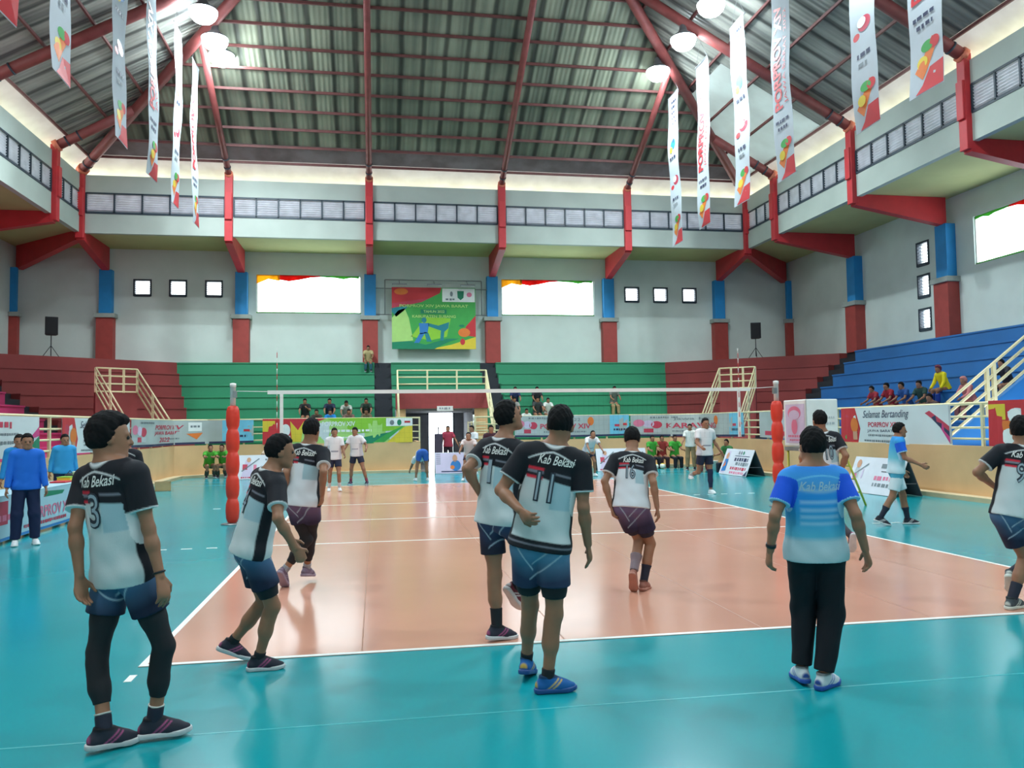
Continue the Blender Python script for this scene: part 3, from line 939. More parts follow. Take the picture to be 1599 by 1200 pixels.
def rail_banner(s, u0, u1, z0, z1, label, draw, base=None, amp=0.018):
    """vinyl banner tied to the railing between path positions u0 and u1; (0, 0) its lower left corner seen from the court"""
    at, cum = PATH[s]
    W, H = abs(u1 - u0), z1 - z0
    pm, d = at((u0 + u1) / 2)
    sgn = 1 if s > 0 else -1                            # left to right for someone on the court
    seed = (u0 * 1.7) % 3
    def fmap(u, v, off):
        uu = (min(u0, u1) + u) if s > 0 else (max(u0, u1) - u)
        p, dd = at(uu)
        n = Vector((dd.y, -dd.x)) * (1 if s > 0 else -1)      # towards the court
        w = amp * (math.sin(u * 2.3 + seed) + 0.6 * math.sin(u * 5.1 + v * 3 + seed)) * (0.4 + 0.8 * (1 - v / H))
        sag = -0.03 * math.sin(math.pi * u / W) * (1 - v / H)
        q = p + n * (0.075 + w + off)
        return (q.x, q.y, z0 + v + sag)
    t = thing('banner', label, 'banner', (0, 0, 0), group='banners on the podium railing')
    nu, nv = max(4, int(W / 0.22)), 4
    V, F = [], []
    for off in (0.0, -0.006):
        for j in range(nv + 1):
            for i in range(nu + 1):
                V.append(fmap(W * i / nu, H * j / nv, off))
    n1 = (nu + 1) * (nv + 1)
    for j in range(nv):
        for i in range(nu):
            a = j * (nu + 1) + i
            F.append((a, a + 1, a + nu + 2, a + nu + 1)); F.append((n1 + a, n1 + a + nu + 1, n1 + a + nu + 2, n1 + a + 1))
    obj_from_arrays('cloth', V, F, base or m_sheet, t)
    fp = Flat(); fl = Flat()
    draw(fp, fl, W, H)
    if fp.items: fp.build('print', fmap, t, step=0.22)
    if fl.items: fl.build('lettering', fmap, t, step=0.22, eps=0.005)
    return t
def d_grey_porprov(title, big, two=None):
    def dr(fp, fl, W, H):
        fp.rect(0, W, 0, H * .09, P['navy'], 1)
        e = min(1.1, W * .17)
        fp.rect(W - e, W, H * .09, H, P['sky'], 1)
        fp.rect(W - e * .75, W - e * .5, H * .45, H * .56, P['crimson'], 2); fp.rect(W - e * .32, W - e * .12, H * .5, H * .6, P['red'], 2)
        fl.scribble(W - e * .8, W - e * .2, H * .3, H * .1, P['navy'], 3)
        for k, (x, c) in enumerate(((.05, 'pinkp'), (.11, 'lilac'), (.16, 'crimson'))):
            fp.disc(W * x, H * (.62 - .04 * k), W * .035, H * .17, P[c], 1)
            fp.rect(W * (x - .03), W * (x + .03), H * .18, H * .36, P['crimson' if k % 2 else 'lgrey'], 1)
        fl.scribble(W * .12, W * .3, H * .88, H * .08, P['grey'], 5)
        if two:
            for i, line in enumerate(two):
                fl.text(line, W * (.50 - .02 * i), H * (.72 - .24 * i), W * (.36 if i < 2 else .16), H * .18, P['crimson'], 2, shear=.2, bold=.02)
            fl.scribble(W * .5, W * .66, H * .26, H * .06, P['grey'], 8)
            fp.rect(W * .70, W * .765, H * .55, H * .92, P['white'], 1); fl.scribble(W * .71, W * .755, H * .74, H * .1, P['grey'], 9)
            fp.poly([(W * .69, H * .45), (W * .77, H * .48), (W * .74, H * .2)], P['orange'], 1)
        else:
            fp.disc(W * .66, H * .72, W * .028, H * .2, P['orange'], 1)
            fl.text(title, W * .42, H * .80, W * .30, H * .14, P['grey'], 2)
            fl.text(big, W * .44, H * .50, W * .44, H * .24, P['crimson'], 2, bold=.02)
            fl.scribble(W * .25, W * .62, H * .24, H * .07, P['grey'], 11)
    return dr
def d_welcome(fp, fl, W, H):
    fp.poly([(0, 0), (W * .17, 0), (W * .20, H * .4), (W * .15, H), (0, H)], P['red'], 1)
    fp.disc(W * .055, H * .28, W * .022, H * .2, P['green'], 2); fp.disc(W * .055, H * .68, W * .03, H * .13, P['crimson'], 2)
    fp.disc(W * .14, H * .5, W * .04, H * .22, P['orange'], 2); fp.rect(W * .12, W * .165, H * .08, H * .32, P['skin'], 2)
    fl.text('Selamat Bertanding', W * .45, H * .78, W * .44, H * .27, P['navy'], 2, shear=.35)
    fl.text('PORPROV XIV', W * .43, H * .52, W * .30, H * .14, P['crimson'], 2, bold=.02)
    fl.text('JAWA BARAT 2022', W * .45, H * .34, W * .36, H * .09, P['navy'], 2)
    fl.scribble(W * .28, W * .58, H * .22, H * .06, P['grey'], 21)
    fl.scribble(W * .24, W * .62, H * .07, H * .06, P['grey'], 22)
    for k, c in enumerate(('crimson', 'navy', 'magenta', 'dgreen')):
        x = W * (.80 + .045 * k)
        fp.poly([(x, H * (.80 - .12 * k)), (x + W * .035, H * (.86 - .12 * k)), (W * .985, H * (.46 - .13 * k)), (W * .985, H * (.30 - .13 * k) if k < 2 else max(0, H * (.28 - .13 * k)))], P[c], 1)
    fp.rect(W * .985, W, H * .02, H * .98, P['lgrey'], 1)
def d_green(fp, fl, W, H):
    fp.rect(0, W, 0, H, P['pale'], 1)
    fp.poly([(0, 0), (0, H), (W * .42, H), (W * .30, H * .75), (W * .18, 0)], P['red'], 2)
    fp.poly([(0, H * .5), (W * .08, H * .5), (W * .08, H * .92), (0, H * .92)], P['yellow'], 3)
    fp.disc(W * .15, H * .55, W * .03, H * .24, P['white'], 3); fp.rect(W * .12, W * .18, H * .06, H * .34, P['white'], 3)
    fp.poly([(W * .19, H * .1), (W * .25, H * .1), (W * .27, H * .9), (W * .23, H * .55), (W * .18, H * .9)], P['yellow'], 3)
    fp.poly([(W * .42, H), (W * .9, H), (W, H * .9), (W, H * .55), (W * .78, H * .45), (W * .62, H * .4)], P['lime'], 2)
    fp.poly([(W * .38, 0), (W * .72, 0), (W * .84, H * .42), (W * .62, H * .2)], P['dgreen'], 3)
    fp.poly([(W * .72, 0), (W * .80, 0), (W * .95, H * .7), (W * .84, H * .42)], P['green'], 3)
    fp.poly([(W * .82, 0), (W, 0), (W, H * .7), (W * .94, H * .6)], P['yellow'], 3)
    fp.rect(W * .82, W, H * .66, H * .98, P['white'], 4)
    fp.disc(W * .86, H * .8, W * .015, H * .1, P['grey'], 5); fp.disc(W * .91, H * .8, W * .015, H * .12, P['dgreen'], 5); fp.rect(W * .945, W * .985, H * .78, H * .86, P['red'], 5)
    fl.text('PORPROV XIV', W * .50, H * .78, W * .22, H * .18, P['white'], 5, bold=.02)
    fl.scribble(W * .40, W * .72, H * .5, H * .1, P['white'], 31, 5)
    fl.scribble(W * .42, W * .60, H * .24, H * .07, P['white'], 32, 5)
def d_left(fp, fl, W, H):
    fl.scribble(W * .45, W * .8, H * .78, H * .16, P['crimson'], 41)
    fl.scribble(W * .42, W * .84, H * .56, H * .07, P['grey'], 42)
    fl.scribble(W * .40, W * .84, H * .36, H * .09, P['grey'], 43)
    fp.poly([(W * .86, H * .1), (W, 0), (W, H * .5)], P['dgreen'], 1); fp.poly([(W * .9, H * .4), (W, H * .5), (W, H * .75)], P['magenta'], 1)
def d_orange(fp, fl, W, H):
    fp.rect(0, W, 0, H, P['red'], 1)
    fp.rect(0, W * .08, H * .58, H * .92, P['yellow'], 2); fp.rect(0, W * .10, H * .36, H * .56, P['orange'], 2)
    fp.disc(W * .12, H * .68, W * .03, H * .14, P['white'], 2); fp.disc(W * .10, H * .22, W * .05, H * .18, P['white'], 2)
    fl.text('PORPROV XIV', W * .55, H * .5, W * .5, H * .24, P['white'], 3, bold=.02)
def d_edgegrey(fp, fl, W, H):
    fp.disc(W * .5, H * .6, W * .3, H * .2, P['lgrey'], 1); fp.rect(W * .1, W * .8, H * .1, H * .26, P['crimson'], 1)
rail_banner(-1, 27.0, 20.6, 1.24, 2.04, 'white banner with pale pink print at the far left of the podium railing', d_left)
rail_banner(-1, 19.35, 14.3, 1.22, 2.04, 'white and red welcome banner on the left railing, behind number 3', d_welcome)
rail_banner(-1, 14.1, 6.1, 1.22, 2.05, 'grey banner with red three line print on the left railing beside the net post', d_grey_porprov('', '', ['PORPROV XIV', 'JAWA BARAT', '2022']), m_sheetg)
rail_banner(-1, 5.78, 0.3, 1.14, 2.08, 'long green banner with red left end on the back railing left of the entrance', d_green)
rail_banner(1, 1.56, 6.17, 1.26, 2.08, 'grey banner with pale blue right end on the back railing, nearest right of the entrance', d_grey_porprov('Tahun 2022', 'PORPROV XIV'), m_sheetg)
rail_banner(1, 6.24, 13.0, 1.22, 2.06, 'grey banner with large pink lettering on the back railing, round the right corner', d_grey_porprov('Jawa Barat', 'KARAWANG'), m_sheetg)
rail_banner(1, 14.2, 18.3, 1.22, 2.05, 'grey banner on the right railing, half hidden by the referee stand', d_edgegrey, m_sheetg)
rail_banner(1, 18.98, 23.22, 1.16, 2.06, 'white welcome banner with red left end on the right railing', d_welcome)
rail_banner(1, 24.36, 30.0, 1.16, 2.10, 'red and orange banner at the far right of the podium railing', d_orange)

# guards round the sunken entrances -------------------------------------------
def guard(label, top_pts, sl0, sl1):
    """level guard between two top points, and one sloping guard down from each"""
    t = thing('stair_guard', label, 'stair railing', (0, 0, 0))
    def run(a, b, h0=0.0, h1=0.86, posts=3, skip=True):
        a, b = Vector(a), Vector(b)
        for k in range(4):
            z = h0 + (h1 - h0) * k / 3
            MB().tube([a + Vector((0, 0, z)), b + Vector((0, 0, z))], 0.03, 8).build('rail', m_cream, t)
        for i in range(1 if skip else 0, posts):
            p = a + (b - a) * i / (posts - 1)
            MB().bar(p + Vector((0, 0, -0.04)), p + Vector((0, 0, h1)), 0.07, 0.07).build('post', m_cream, t)
    run(top_pts[0], top_pts[1], posts=4, skip=False)
    if sl0: run(*sl0)
    if sl1: run(*sl1)
    return t
guard('cream railing above the centre entrance', [(-1.9, 27.2, 3.2), (1.8, 27.2, 3.2)], [(-1.9, 27.15, 3.2), (-1.9, 24.9, 1.2)], [(1.8, 27.15, 3.2), (1.8, 24.9, 1.2)])
for s, nm in ((-1, 'left'), (1, 'right')):
    a, b = cpt(5.6, VW0, s), cpt(5.6, VW1, s); c, d = cpt(8.2, VW0, s), cpt(8.2, VW1, s)
    guard('cream railing round the sunken entrance in the %s maroon terrace' % nm, [(a[0], a[1], 3.17), (b[0], b[1], 3.17)], [(a[0], a[1], 3.17), (c[0], c[1], 1.25)], [(b[0], b[1], 3.17), (d[0], d[1], 1.25)])
t = thing('stair_guard', 'cream sloping stair railing at the right edge before the blue terrace', 'stair railing', (0, 0, 0))
def slope_run(t, a, b, h=0.78, posts=(0, .46, .54, 1)):
    a, b = Vector(a), Vector(b)
    for k in range(4):
        MB().tube([a + Vector((0, 0, h * k / 3)), b + Vector((0, 0, h * k / 3))], 0.034, 8).build('rail', m_cream, t)
    for i in posts:
        p = a + (b - a) * i
        MB().bar(p + Vector((0, 0, -0.3 if i else -0.25)), p + Vector((0, 0, h)), 0.08, 0.08).build('post', m_cream, t)
slope_run(t, (10.12, 10.13, 1.33), (12.4, 10.13, 3.0)); slope_run(t, (12.4, 10.13, 3.0), (13.4, 10.13, 3.0), posts=(1,))
sw = MB()
sw.prism([(10.1, 10.2, 1.05), (12.6, 10.2, 1.05), (12.6, 10.2, 2.95), (10.1, 10.2, 1.2)], (0, 0.12, 0))
tag(sw.build('wall_stair_side', m_bluet), kind='structure')
t = thing('handrail', 'peach coloured low railing just right of the centre entrance', 'railing', (0, 0, 0))
for z in (1.2, 1.42, 1.64, 1.86):
    MB().tube([(1.0, 24.7, z), (1.0, 27.0, z)], 0.025, 8).build('rail', m_cream, t)
    MB().tube([(1.0, 27.0, z), (1.75, 27.05, z)], 0.025, 8).build('rail', m_cream, t)
for p in ((1.0, 24.7), (1.0, 25.8), (1.0, 27.0)):
    MB().bar((p[0], p[1], 1.1), (p[0], p[1], 1.9), 0.06, 0.06).build('post', m_cream, t)

# net --------------------------------------------------------------------------
m_pad = mat('red orange post padding', (216, 52, 30), 0.5, 0.06, 3)
def net_post(x, label):
    t = thing('net_post', label, 'net post', (x, 9, 0))
    MB().lathe((0, 0, 0), [(0.05, 0.02), (0.05, 2.5), (0.056, 2.5), (0.056, 2.56), (0.02, 2.57)], 16).build('pole', m_white, t)
    prof = []; n = 5
    for k in range(n):
        z0 = 0.04 + k * 0.42
        prof += [(0.085, z0), (0.112, z0 + 0.07), (0.122, z0 + 0.2), (0.114, z0 + 0.34), (0.09, z0 + 0.415)]
    MB().lathe((0, 0, 0), [(0.06, 0.03)] + prof + [(0.06, 2.15)], 20).build('padding', m_pad, t)
    s = 1 if x < 0 else -1
    MB().box(0.04 * s - 0.03, 0.04 * s + 0.03, -0.06, 0.03, 2.3, 2.42).build('winch', m_steel, t)
    MB().lathe((0, 0, 0), [(0.2, 0.001), (0.2, 0.015), (0.06, 0.03)], 20).build('base_plate', m_steel, t)
net_post(-5.36, 'white net post with red orange padding, left of the court'); net_post(5.32, 'white net post with red orange padding, right of the court')
t = thing('volleyball_net', 'volleyball net with white top tape across the court', 'net', (0, 9, 0))
mb = MB(); NX = 48
mb.box(-4.75, 4.75, -0.006, 0.006, 2.36, 2.43); mb.build('top_tape', m_white, t)
MB().tube([(-5.3, 0, 2.42), (-4.75, 0, 2.41)], 0.006, 6).build('rope', m_white, t)
MB().tube([(4.75, 0, 2.41), (5.26, 0, 2.44)], 0.006, 6).build('rope', m_white, t)
for x in (-4.5, 4.5):
    MB().box(x - 0.03, x + 0.03, -0.008, 0.008, 1.43, 2.40).build('side_band', m_white, t)
cord = MB()
for k in range(96):
    x = -4.75 + k * 0.1; cord.box(x - 0.0004, x + 0.0004, -0.001, 0.001, 1.43, 2.37)
for k in range(11):
    z = 1.43 + k * 0.093; cord.box(-4.75, 4.75, -0.001, 0.001, z - 0.0004, z + 0.0004)
cord.build('mesh', mat('dark net cord', (40, 44, 48), 0.8), t)
for x, nm in ((-4.58, 'left'), (4.5, 'right')):
    a = thing('antenna', 'thin red and white antenna upright on the %s end of the net' % nm, 'net antenna', (x, 9, 1.43))
    for k in range(18):
        MB().tube([(0, -0.014, k * 0.1), (0, -0.014, (k + 1) * 0.1)], 0.006, 8).build('band', m_white if k % 2 else mat('antenna red', (206, 60, 60)), a)

# referee stand ------------------------------------------------------------------
m_ladder = mat('yellow ladder paint', (206, 190, 70), 0.5, 0.06)
t = thing('referee_stand', 'referee stand with white padded guard box and yellow ladder, behind the right net post', 'referee stand', (6.1, 9.05, 0))
bx0, bx1, by0, by1 = -0.36, 0.34, -0.45, 0.45
pn = MB()
pn.box(bx0, bx0 + 0.04, by0, by1, 1.22, 2.17); pn.box(bx0, bx1, by0, by0 + 0.04, 1.22, 2.17); pn.box(bx0, bx1, by1 - 0.04, by1, 1.22, 2.17)
pn.build('guard_panel', m_white, t, bevel=0.02)
MB().box(bx0, bx1, by0, by1, 1.12, 1.2).build('platform', m_steel, t)
for x in (bx0 + 0.05, bx1 - 0.05):
    for y in (by0 + 0.05, by1 - 0.05):
        MB().tube([(x, y, 1.12), (x + (0.1 if x > 0 else -0.0), y, 0.0)], 0.025, 10).build('leg', m_ladder, t)
lad = [((0.36, -0.33), (0.92, -0.40)), ((0.36, 0.1), (0.92, 0.1))]
for a, b in lad:
    MB().tube([(a[0], a[1], 1.5), (b[0], b[1], 0.0)], 0.022, 10).build('ladder_rail', m_ladder, t)
for k in range(5):
    f = (k + .6) / 5.6; x = .36 + .56 * f; z = 1.5 * (1 - f)
    MB().tube([(x, -.33 - .07 * f, z), (x, .1, z)], 0.016, 8).build('rung', m_ladder, t)
fp = Flat()
fp.rect(-.36, .40, 1.28, 2.08, P['lilac'], 1); fp.disc(0, 1.9, .26, .14, P['pinkp'], 2); fp.disc(0, 1.86, .21, .10, P['lilac'], 3); fp.disc(0, 1.62, .12, .16, P['pinkp'], 2)
fp.scribble(-.26, .26, 1.42, .05, P['pinkp'], 51); fp.scribble(-.2, .2, 1.34, .04, P['pinkp'], 52)
fp.build('print', lambda u, v, off: (bx0 - 0.003 - off, -u, v), t)
fp = Flat(); fp.scribble(-.2, .25, 1.8, .04, P['lgrey'], 53); fp.scribble(-.2, .25, 1.68, .05, P['lgrey'], 54); fp.scribble(-.2, .1, 1.56, .04, P['lgrey'], 55)
fp.build('print', lambda u, v, off: (u, by0 - 0.003 - off, v), t)

# A-frame boards ------------------------------------------------------------------
m_board = mat('board print white', (214, 214, 222), 0.5, 0.04, 2); m_boardback = mat('dark board back', (74, 78, 84), 0.7)
def a_board(loc, rz, L, H, label, draw, depth=.42):
    t = thing('sign_board', label, 'sign board', (loc[0], loc[1], 0), rz)
    th = .02
    f = MB().prism([(-L / 2, -depth, 0.01), (-L / 2, -depth + th, 0.01), (-L / 2, th, H), (-L / 2, 0, H)], (L, 0, 0)).build('front_panel', m_board, t)
    MB().prism([(-L / 2, depth, 0.01), (-L / 2, depth - th, 0.01), (-L / 2, -th + .02, H), (-L / 2, .02, H)], (L, 0, 0)).build('back_panel', m_boardback, t)
    mb = MB()
    for x in (-L / 2 + .02, L / 2 - .02):
        mb.bar((x, -depth * .6, H * .35), (x, depth * .6, H * .35), .02, .02)
    mb.build('brace', m_boardback, t)
    fp = Flat(); draw(fp, L, H)
    n = math.hypot(depth, H)
    fp.build('print', lambda u, v, off: (u, -depth * (1 - v / H) - off * H / n - 0.001, v + off * depth / n), t, eps=0.003)
    return t
def d_partner(fp, L, H):
    x0, x1 = -L / 2, L / 2
    fp.poly([(x0 + .06, .05), (x0 + .36, .05), (x0 + .42, H * .9), (x0 + .2, H * .9)], P['lilac'], 1)
    fp.disc(x0 + .26, H * .72, .1, .11, P['skin'], 2); fp.poly([(x0 + .12, .1), (x0 + .42, .12), (x0 + .4, H * .6), (x0 + .16, H * .6)], P['blue'], 2)
    fp.poly([(x0 + .14, .22), (x0 + .3, .3), (x0 + .24, .44)], P['orange'], 3)
    for k in range(3): fp.disc(x0 + L * (.52 + .08 * k), H * .86, .05, .06, P[('grey', 'grey', 'dgreen')[k]], 2)
    fp.rect(x0 + L * .4, x1 - .16, H * .73, H * .75, P['navy'], 2)
    fp.scribble(x0 + L * .42, x1 - .2, H * .60, H * .14, P['navy'], 61); fp.scribble(x0 + L * .5, x1 - .12, H * .44, H * .13, P['grey'], 62)
    fp.scribble(x0 + L * .36, x1 - .16, H * .26, H * .12, P['crimson'], 63); fp.scribble(x0 + L * .38, x1 - .2, H * .1, H * .1, P['pinkp'], 64)
    fp.poly([(x1 - .24, .02), (x1 - .02, .02), (x1 - .02, .2)], P['navy'], 2)
def d_archer(fp, L, H):
    x0, x1 = -L / 2, L / 2
    fp.disc(x0 + .24, H * .8, .09, .1, P['skin'], 2); fp.poly([(x0 + .16, H * .7), (x0 + .3, H * .7), (x0 + .34, H * .4), (x0 + .12, H * .36)], P['lgrey'], 2)
    fp.poly([(x0 + .12, H * .46), (x0 + .14, H * .5), (x0 + .62, H * .84), (x0 + .62, H * .80)], P['grey'], 3)
    fp.rect(x0 + .12, x0 + .26, H * .38, H * .52, P['pinkp'], 3); fp.rect(x0 + .44, x0 + .5, H * .4, H * .66, P['lilac'], 2)
    fp.poly([(x0 + .1, .06), (x0 + .3, .06), (x0 + .32, H * .34), (x0 + .14, H * .34)], P['lilac'], 2)
    fp.rect(x0 + L * .58, x1 - .2, H * .72, H * .84, P['grey'], 2); fp.rect(x0 + L * .6, x1 - .14, H * .62, H * .64, P['black'], 2)
    fp.scribble(x0 + L * .5, x1 - .14, H * .44, H * .12, P['pinkp'], 71); fp.scribble(x0 + L * .5, x1 - .2, H * .26, H * .1, P['grey'], 72)
    fp.poly([(x1 - .2, .02), (x1 - .02, .02), (x1 - .02, .22)], P['red'], 2)
def d_blueshirt(fp, L, H):
    fp.rect(-L / 2 + .02, L / 2 - .02, .02, H - .02, P['lilac'], 1)
    fp.disc(0.0, H * .72, .09, .13, P['skin'], 2); fp.disc(0.02, H * .38, .19, .19, P['blue'], 2); fp.disc(-.1, H * .3, .08, .07, P['orange'], 3)
    for k in range(6): fp.rect(-L / 2 + .04, -L / 2 + .2, H * (.9 - .09 * k), H * (.93 - .09 * k), P['grey'], 2)
    fp.rect(-L * .35, L * .3, .06, .1, P['navy'], 2)
    for k in range(7): fp.poly([(L / 2 - .2, H * (.1 + .12 * k)), (L / 2 - .03, H * (.14 + .12 * k)), (L / 2 - .03, H * (.2 + .12 * k))], P['white'], 2)
def d_pinkart(fp, L, H):
    x0 = -L / 2
    fp.poly([(x0 + .1, .05), (x0 + .5, .05), (x0 + .42, H * .7), (x0 + .24, H * .8)], P['lilac'], 1)
    fp.poly([(x0 + .1, H * .35), (x0 + .14, H * .32), (x0 + .7, H * .84), (x0 + .66, H * .86)], P['grey'], 2)
    fp.rect(x0 + .14, x0 + .3, H * .4, H * .62, P['crimson'], 2); fp.rect(x0 + .5, x0 + .6, H * .3, H * .6, P['pinkp'], 2)
    fp.disc(x0 + .34, H * .8, .07, .08, P['skin'], 2)
    fp.scribble(x0 + L * .5, L / 2 - .1, H * .8, H * .08, P['grey'], 81); fp.scribble(x0 + L * .5, L / 2 - .1, H * .6, H * .1, P['pinkp'], 82); fp.scribble(x0 + .1, L / 2 - .1, H * .08, H * .06, P['crimson'], 83)
a_board((8.95, 18.35), -math.pi / 2, 2.0, .84, 'white sign board with blue figure and red print, leaning by the right net post', d_partner, .34)
a_board((8.95, 10.95), -math.pi / 2, 1.95, .84, 'white sign board with archer print behind the walking person in light blue', d_archer, .34)
a_board((0.05, 23.1), 0, 1.45, .76, 'small poster board with blue shirted figure standing in the entrance', d_blueshirt, .25)
a_board((6.1, 22.3), 0, 1.9, .82, 'white sign board with pink print at the far podium, right of number 11', d_pinkart, .3)
a_board((-6.55, 22.5), 0, 1.75, .82, 'white sign board with dark diagonal print just right of the left net post', d_pinkart, .3)

# scorer table ------------------------------------------------------------------
t = thing('scorer_table', 'long scorer table at the left edge', 'table', (-8.78, 8.6, 0))
MB().box(-.3, .3, -2.3, 2.3, .71, .74).build('tabletop', m_white, t)
for x in (-.25, .25):
    for y in (-2.2, 0, 2.2):
        MB().tube([(x, y, .71), (x, y, 0)], .02, 8).build('leg', m_steel, t)
cl = thing('table_banner', 'pale blue printed banner cloth hung over the scorer table', 'tablecloth', (-8.78, 8.6, 0))
def tmap(u, v, off):
    w = .012 * math.sin(u * 3.1) + .008 * math.sin(u * 7 + v * 4)
    return (.335 + w * (1 - v / .76) + off, u, v)
V, F = [], []; nu = 24
prof = [(0.0, .04), (0.0, .25), (0.0, .5), (0.0, .745)]
m_tcloth = mat('table banner vinyl', (170, 202, 214), 0.5, 0.05, 1.2)
for off in (0, -.008):
    for j in range(4):
        for i in range(nu + 1): V.append(tmap(-2.35 + 4.7 * i / nu, .05 + .70 * j / 3, off))
n1 = 4 * (nu + 1)
for j in range(3):
    for i in range(nu):
        a = j * (nu + 1) + i; F += [(a, a + 1, a + nu + 2, a + nu + 1), (n1 + a, n1 + a + nu + 1, n1 + a + nu + 2, n1 + a + 1)]
obj_from_arrays('drape', V, F, m_tcloth, cl)
MB().box(-.33, .345, -2.35, 2.35, .742, .75).build('top_cloth', m_tcloth, cl)
fp = Flat()
fp.rect(-2.3, 2.3, .055, .10, P['blue'], 1); fp.rect(1.55, 1.85, .44, .68, P['orange'], 1); fp.disc(1.7, .56, .12, .13, P['skin'], 2)
fp.poly([(.2, .60), (1.0, .60), (1.1, .66), (.2, .70)], P['dgreen'], 1); fp.rect(-1.6, -1.2, .3, .66, P['crimson'], 1)
fp.text('PORPROV XIV', .55, .36, 1.9, .2, P['pinkp'], 2, bold=.02); fp.scribble(-.6, 1.2, .18, .06, P['crimson'], 91)
fp.scribble(-2.2, -1.0, .4, .1, P['pinkp'], 92)
fp.build('print', tmap, cl, step=.2)
def tabletop_item(nm, label, cat, x, y, fn, z=.752):
    t = thing(nm, label, cat, (x, y, z)); fn(t); return t
tabletop_item('folder', 'flat red folder on the scorer table', 'folder', -8.72, 10.3, lambda t: MB().box(-.14, .14, -.18, .18, 0, .03).build('cover', P['red'], t, bevel=.006))
tabletop_item('snack_box', 'low yellow box on the scorer table', 'box', -8.74, 10.62, lambda t: (MB().box(-.12, .12, -.14, .14, 0, .08).build('carton', P['yellow'], t, bevel=.01), MB().box(-.125, .125, -.145, .145, .08, .095).build('lid', P['lime'], t)))
tabletop_item('cup', 'tall white cup on the far end of the scorer table', 'cup', -8.60, 10.75, lambda t: (MB().lathe((0, 0, 0), [(.05, 0), (.065, .17), (.07, .175), (.06, .17)], 16).build('cup_body', m_white, t), MB().lathe((0, 0, .172), [(.07, 0), (.068, .015), (.01, .02)], 16).build('lid', m_white, t)))
tabletop_item('black_bag', 'small black bag on the far end of the scorer table', 'bag', -8.66, 10.92 - .3, lambda t: (MB().lathe((-.1, .25, 0), [(.09, 0), (.11, .06), (.09, .13), (.02, .15)], 14).build('pouch', m_black, t), MB().tube([(-.16, .25, .12), (-.1, .25, .2), (-.04, .25, .12)], .008, 6).build('handle', m_black, t)))

# small things -------------------------------------------------------------------
t = thing('cardboard_box', 'open brown cardboard box on the floor by the left podium', 'box', (-8.75, 17.9, 0), .15)
m_card = mat('brown cardboard', (178, 150, 108), 0.8, 0.08, 4)
mb = MB(); mb.box(-.2, .2, -.15, .15, 0, .01); mb.box(-.2, -.19, -.15, .15, 0, .26); mb.box(.19, .2, -.15, .15, 0, .26); mb.box(-.2, .2, -.15, -.14, 0, .26); mb.box(-.2, .2, .14, .15, 0, .26)
mb.build('carton', m_card, t)
for sx in (-1, 1):
    MB().prism([(sx * .2, -.15, .26), (sx * .2, .15, .26), (sx * .32, .15, .33), (sx * .32, -.15, .33)], (0, 0, .006)).build('flap', m_card, t)
def ball(x, y, label):
    t = thing('volleyball', label, 'ball', (x, y, .105))
    bm = bmesh.new(); bmesh.ops.create_icosphere(bm, subdivisions=3, radius=.105)
    me = bpy.data.meshes.new('panels'); bm.to_mesh(me); bm.free(); me.materials.append(mat('white ball leather', (226, 226, 216), .5)); me.materials.append(P['yellow'])
    for p in me.polygons:
        p.use_smooth = True; p.material_index = 1 if abs(p.center.z) > .078 else 0
    o = bpy.data.objects.new('panels', me); COL.objects.link(o); o.parent = t
ball(7.92, 22.85, 'white volleyball at the feet of the seated person in maroon shirt'); ball(7.62, 22.75, 'yellowish volleyball on the floor left of the white ball')
t = thing('bucket', 'white plastic bucket beside the running player in white', 'bucket', (9.2, 21.05, 0))
MB().lathe((0, 0, 0), [(.13, 0), (.16, .34), (.17, .35), (.155, .34), (.125, .02)], 20).build('pail', m_white, t)
MB().tube([(-.16, 0, .33), (-.1, -.14, .42), (.1, -.14, .42), (.16, 0, .33)], .006, 6).build('handle', m_steel, t)
def bench(x0, x1, y, label, along='x', z=.40):
    cx = (x0 + x1) / 2
    t = thing('bench', label, 'bench', (cx, y, 0) if along == 'x' else (y, cx, 0), 0 if along == 'x' else math.pi / 2)
    L = (x1 - x0) / 2
    MB().box(-L, L, -.15, .15, z - .04, z).build('seat', mat('bench wood', (150, 112, 78), .6, .1, 5), t, bevel=.008)
    for sx in (-1, 1):
        for sy in (-1, 1): MB().box(sx * (L - .1) - .02, sx * (L - .1) + .02, sy * .11 - .02, sy * .11 + .02, 0, z - .04).build('leg', m_steel, t)
bench(7.3, 8.95, 23.5, 'low wooden bench under the seated people in green and maroon at the far podium')
t = thing('tripod_table', 'dark speaker cabinet in the entrance beside the maroon shirt', 'speaker', (-.3, 26.2, 0))
MB().box(-.16, .16, -.15, .15, .0, 1.42).build('cabinet', mat('dark violet cabinet', (62, 54, 74), .6), t, bevel=.02)
MB().lathe((0, 0, 1.42), [(.02, 0), (.02, .22), (.035, .24), (.01, .28)], 10).build('microphone', m_black, t)
t['category'] = 'cabinet'; t.name = 'cabinet'
t = thing('pole', 'white and black striped pole standing in the entrance', 'pole', (.98, 24.9, 0))
for k in range(10):
    MB().tube([(0, 0, k * .24), (0, 0, k * .24 + .24)], .035, 10).build('band', m_white if k % 3 else m_black, t)
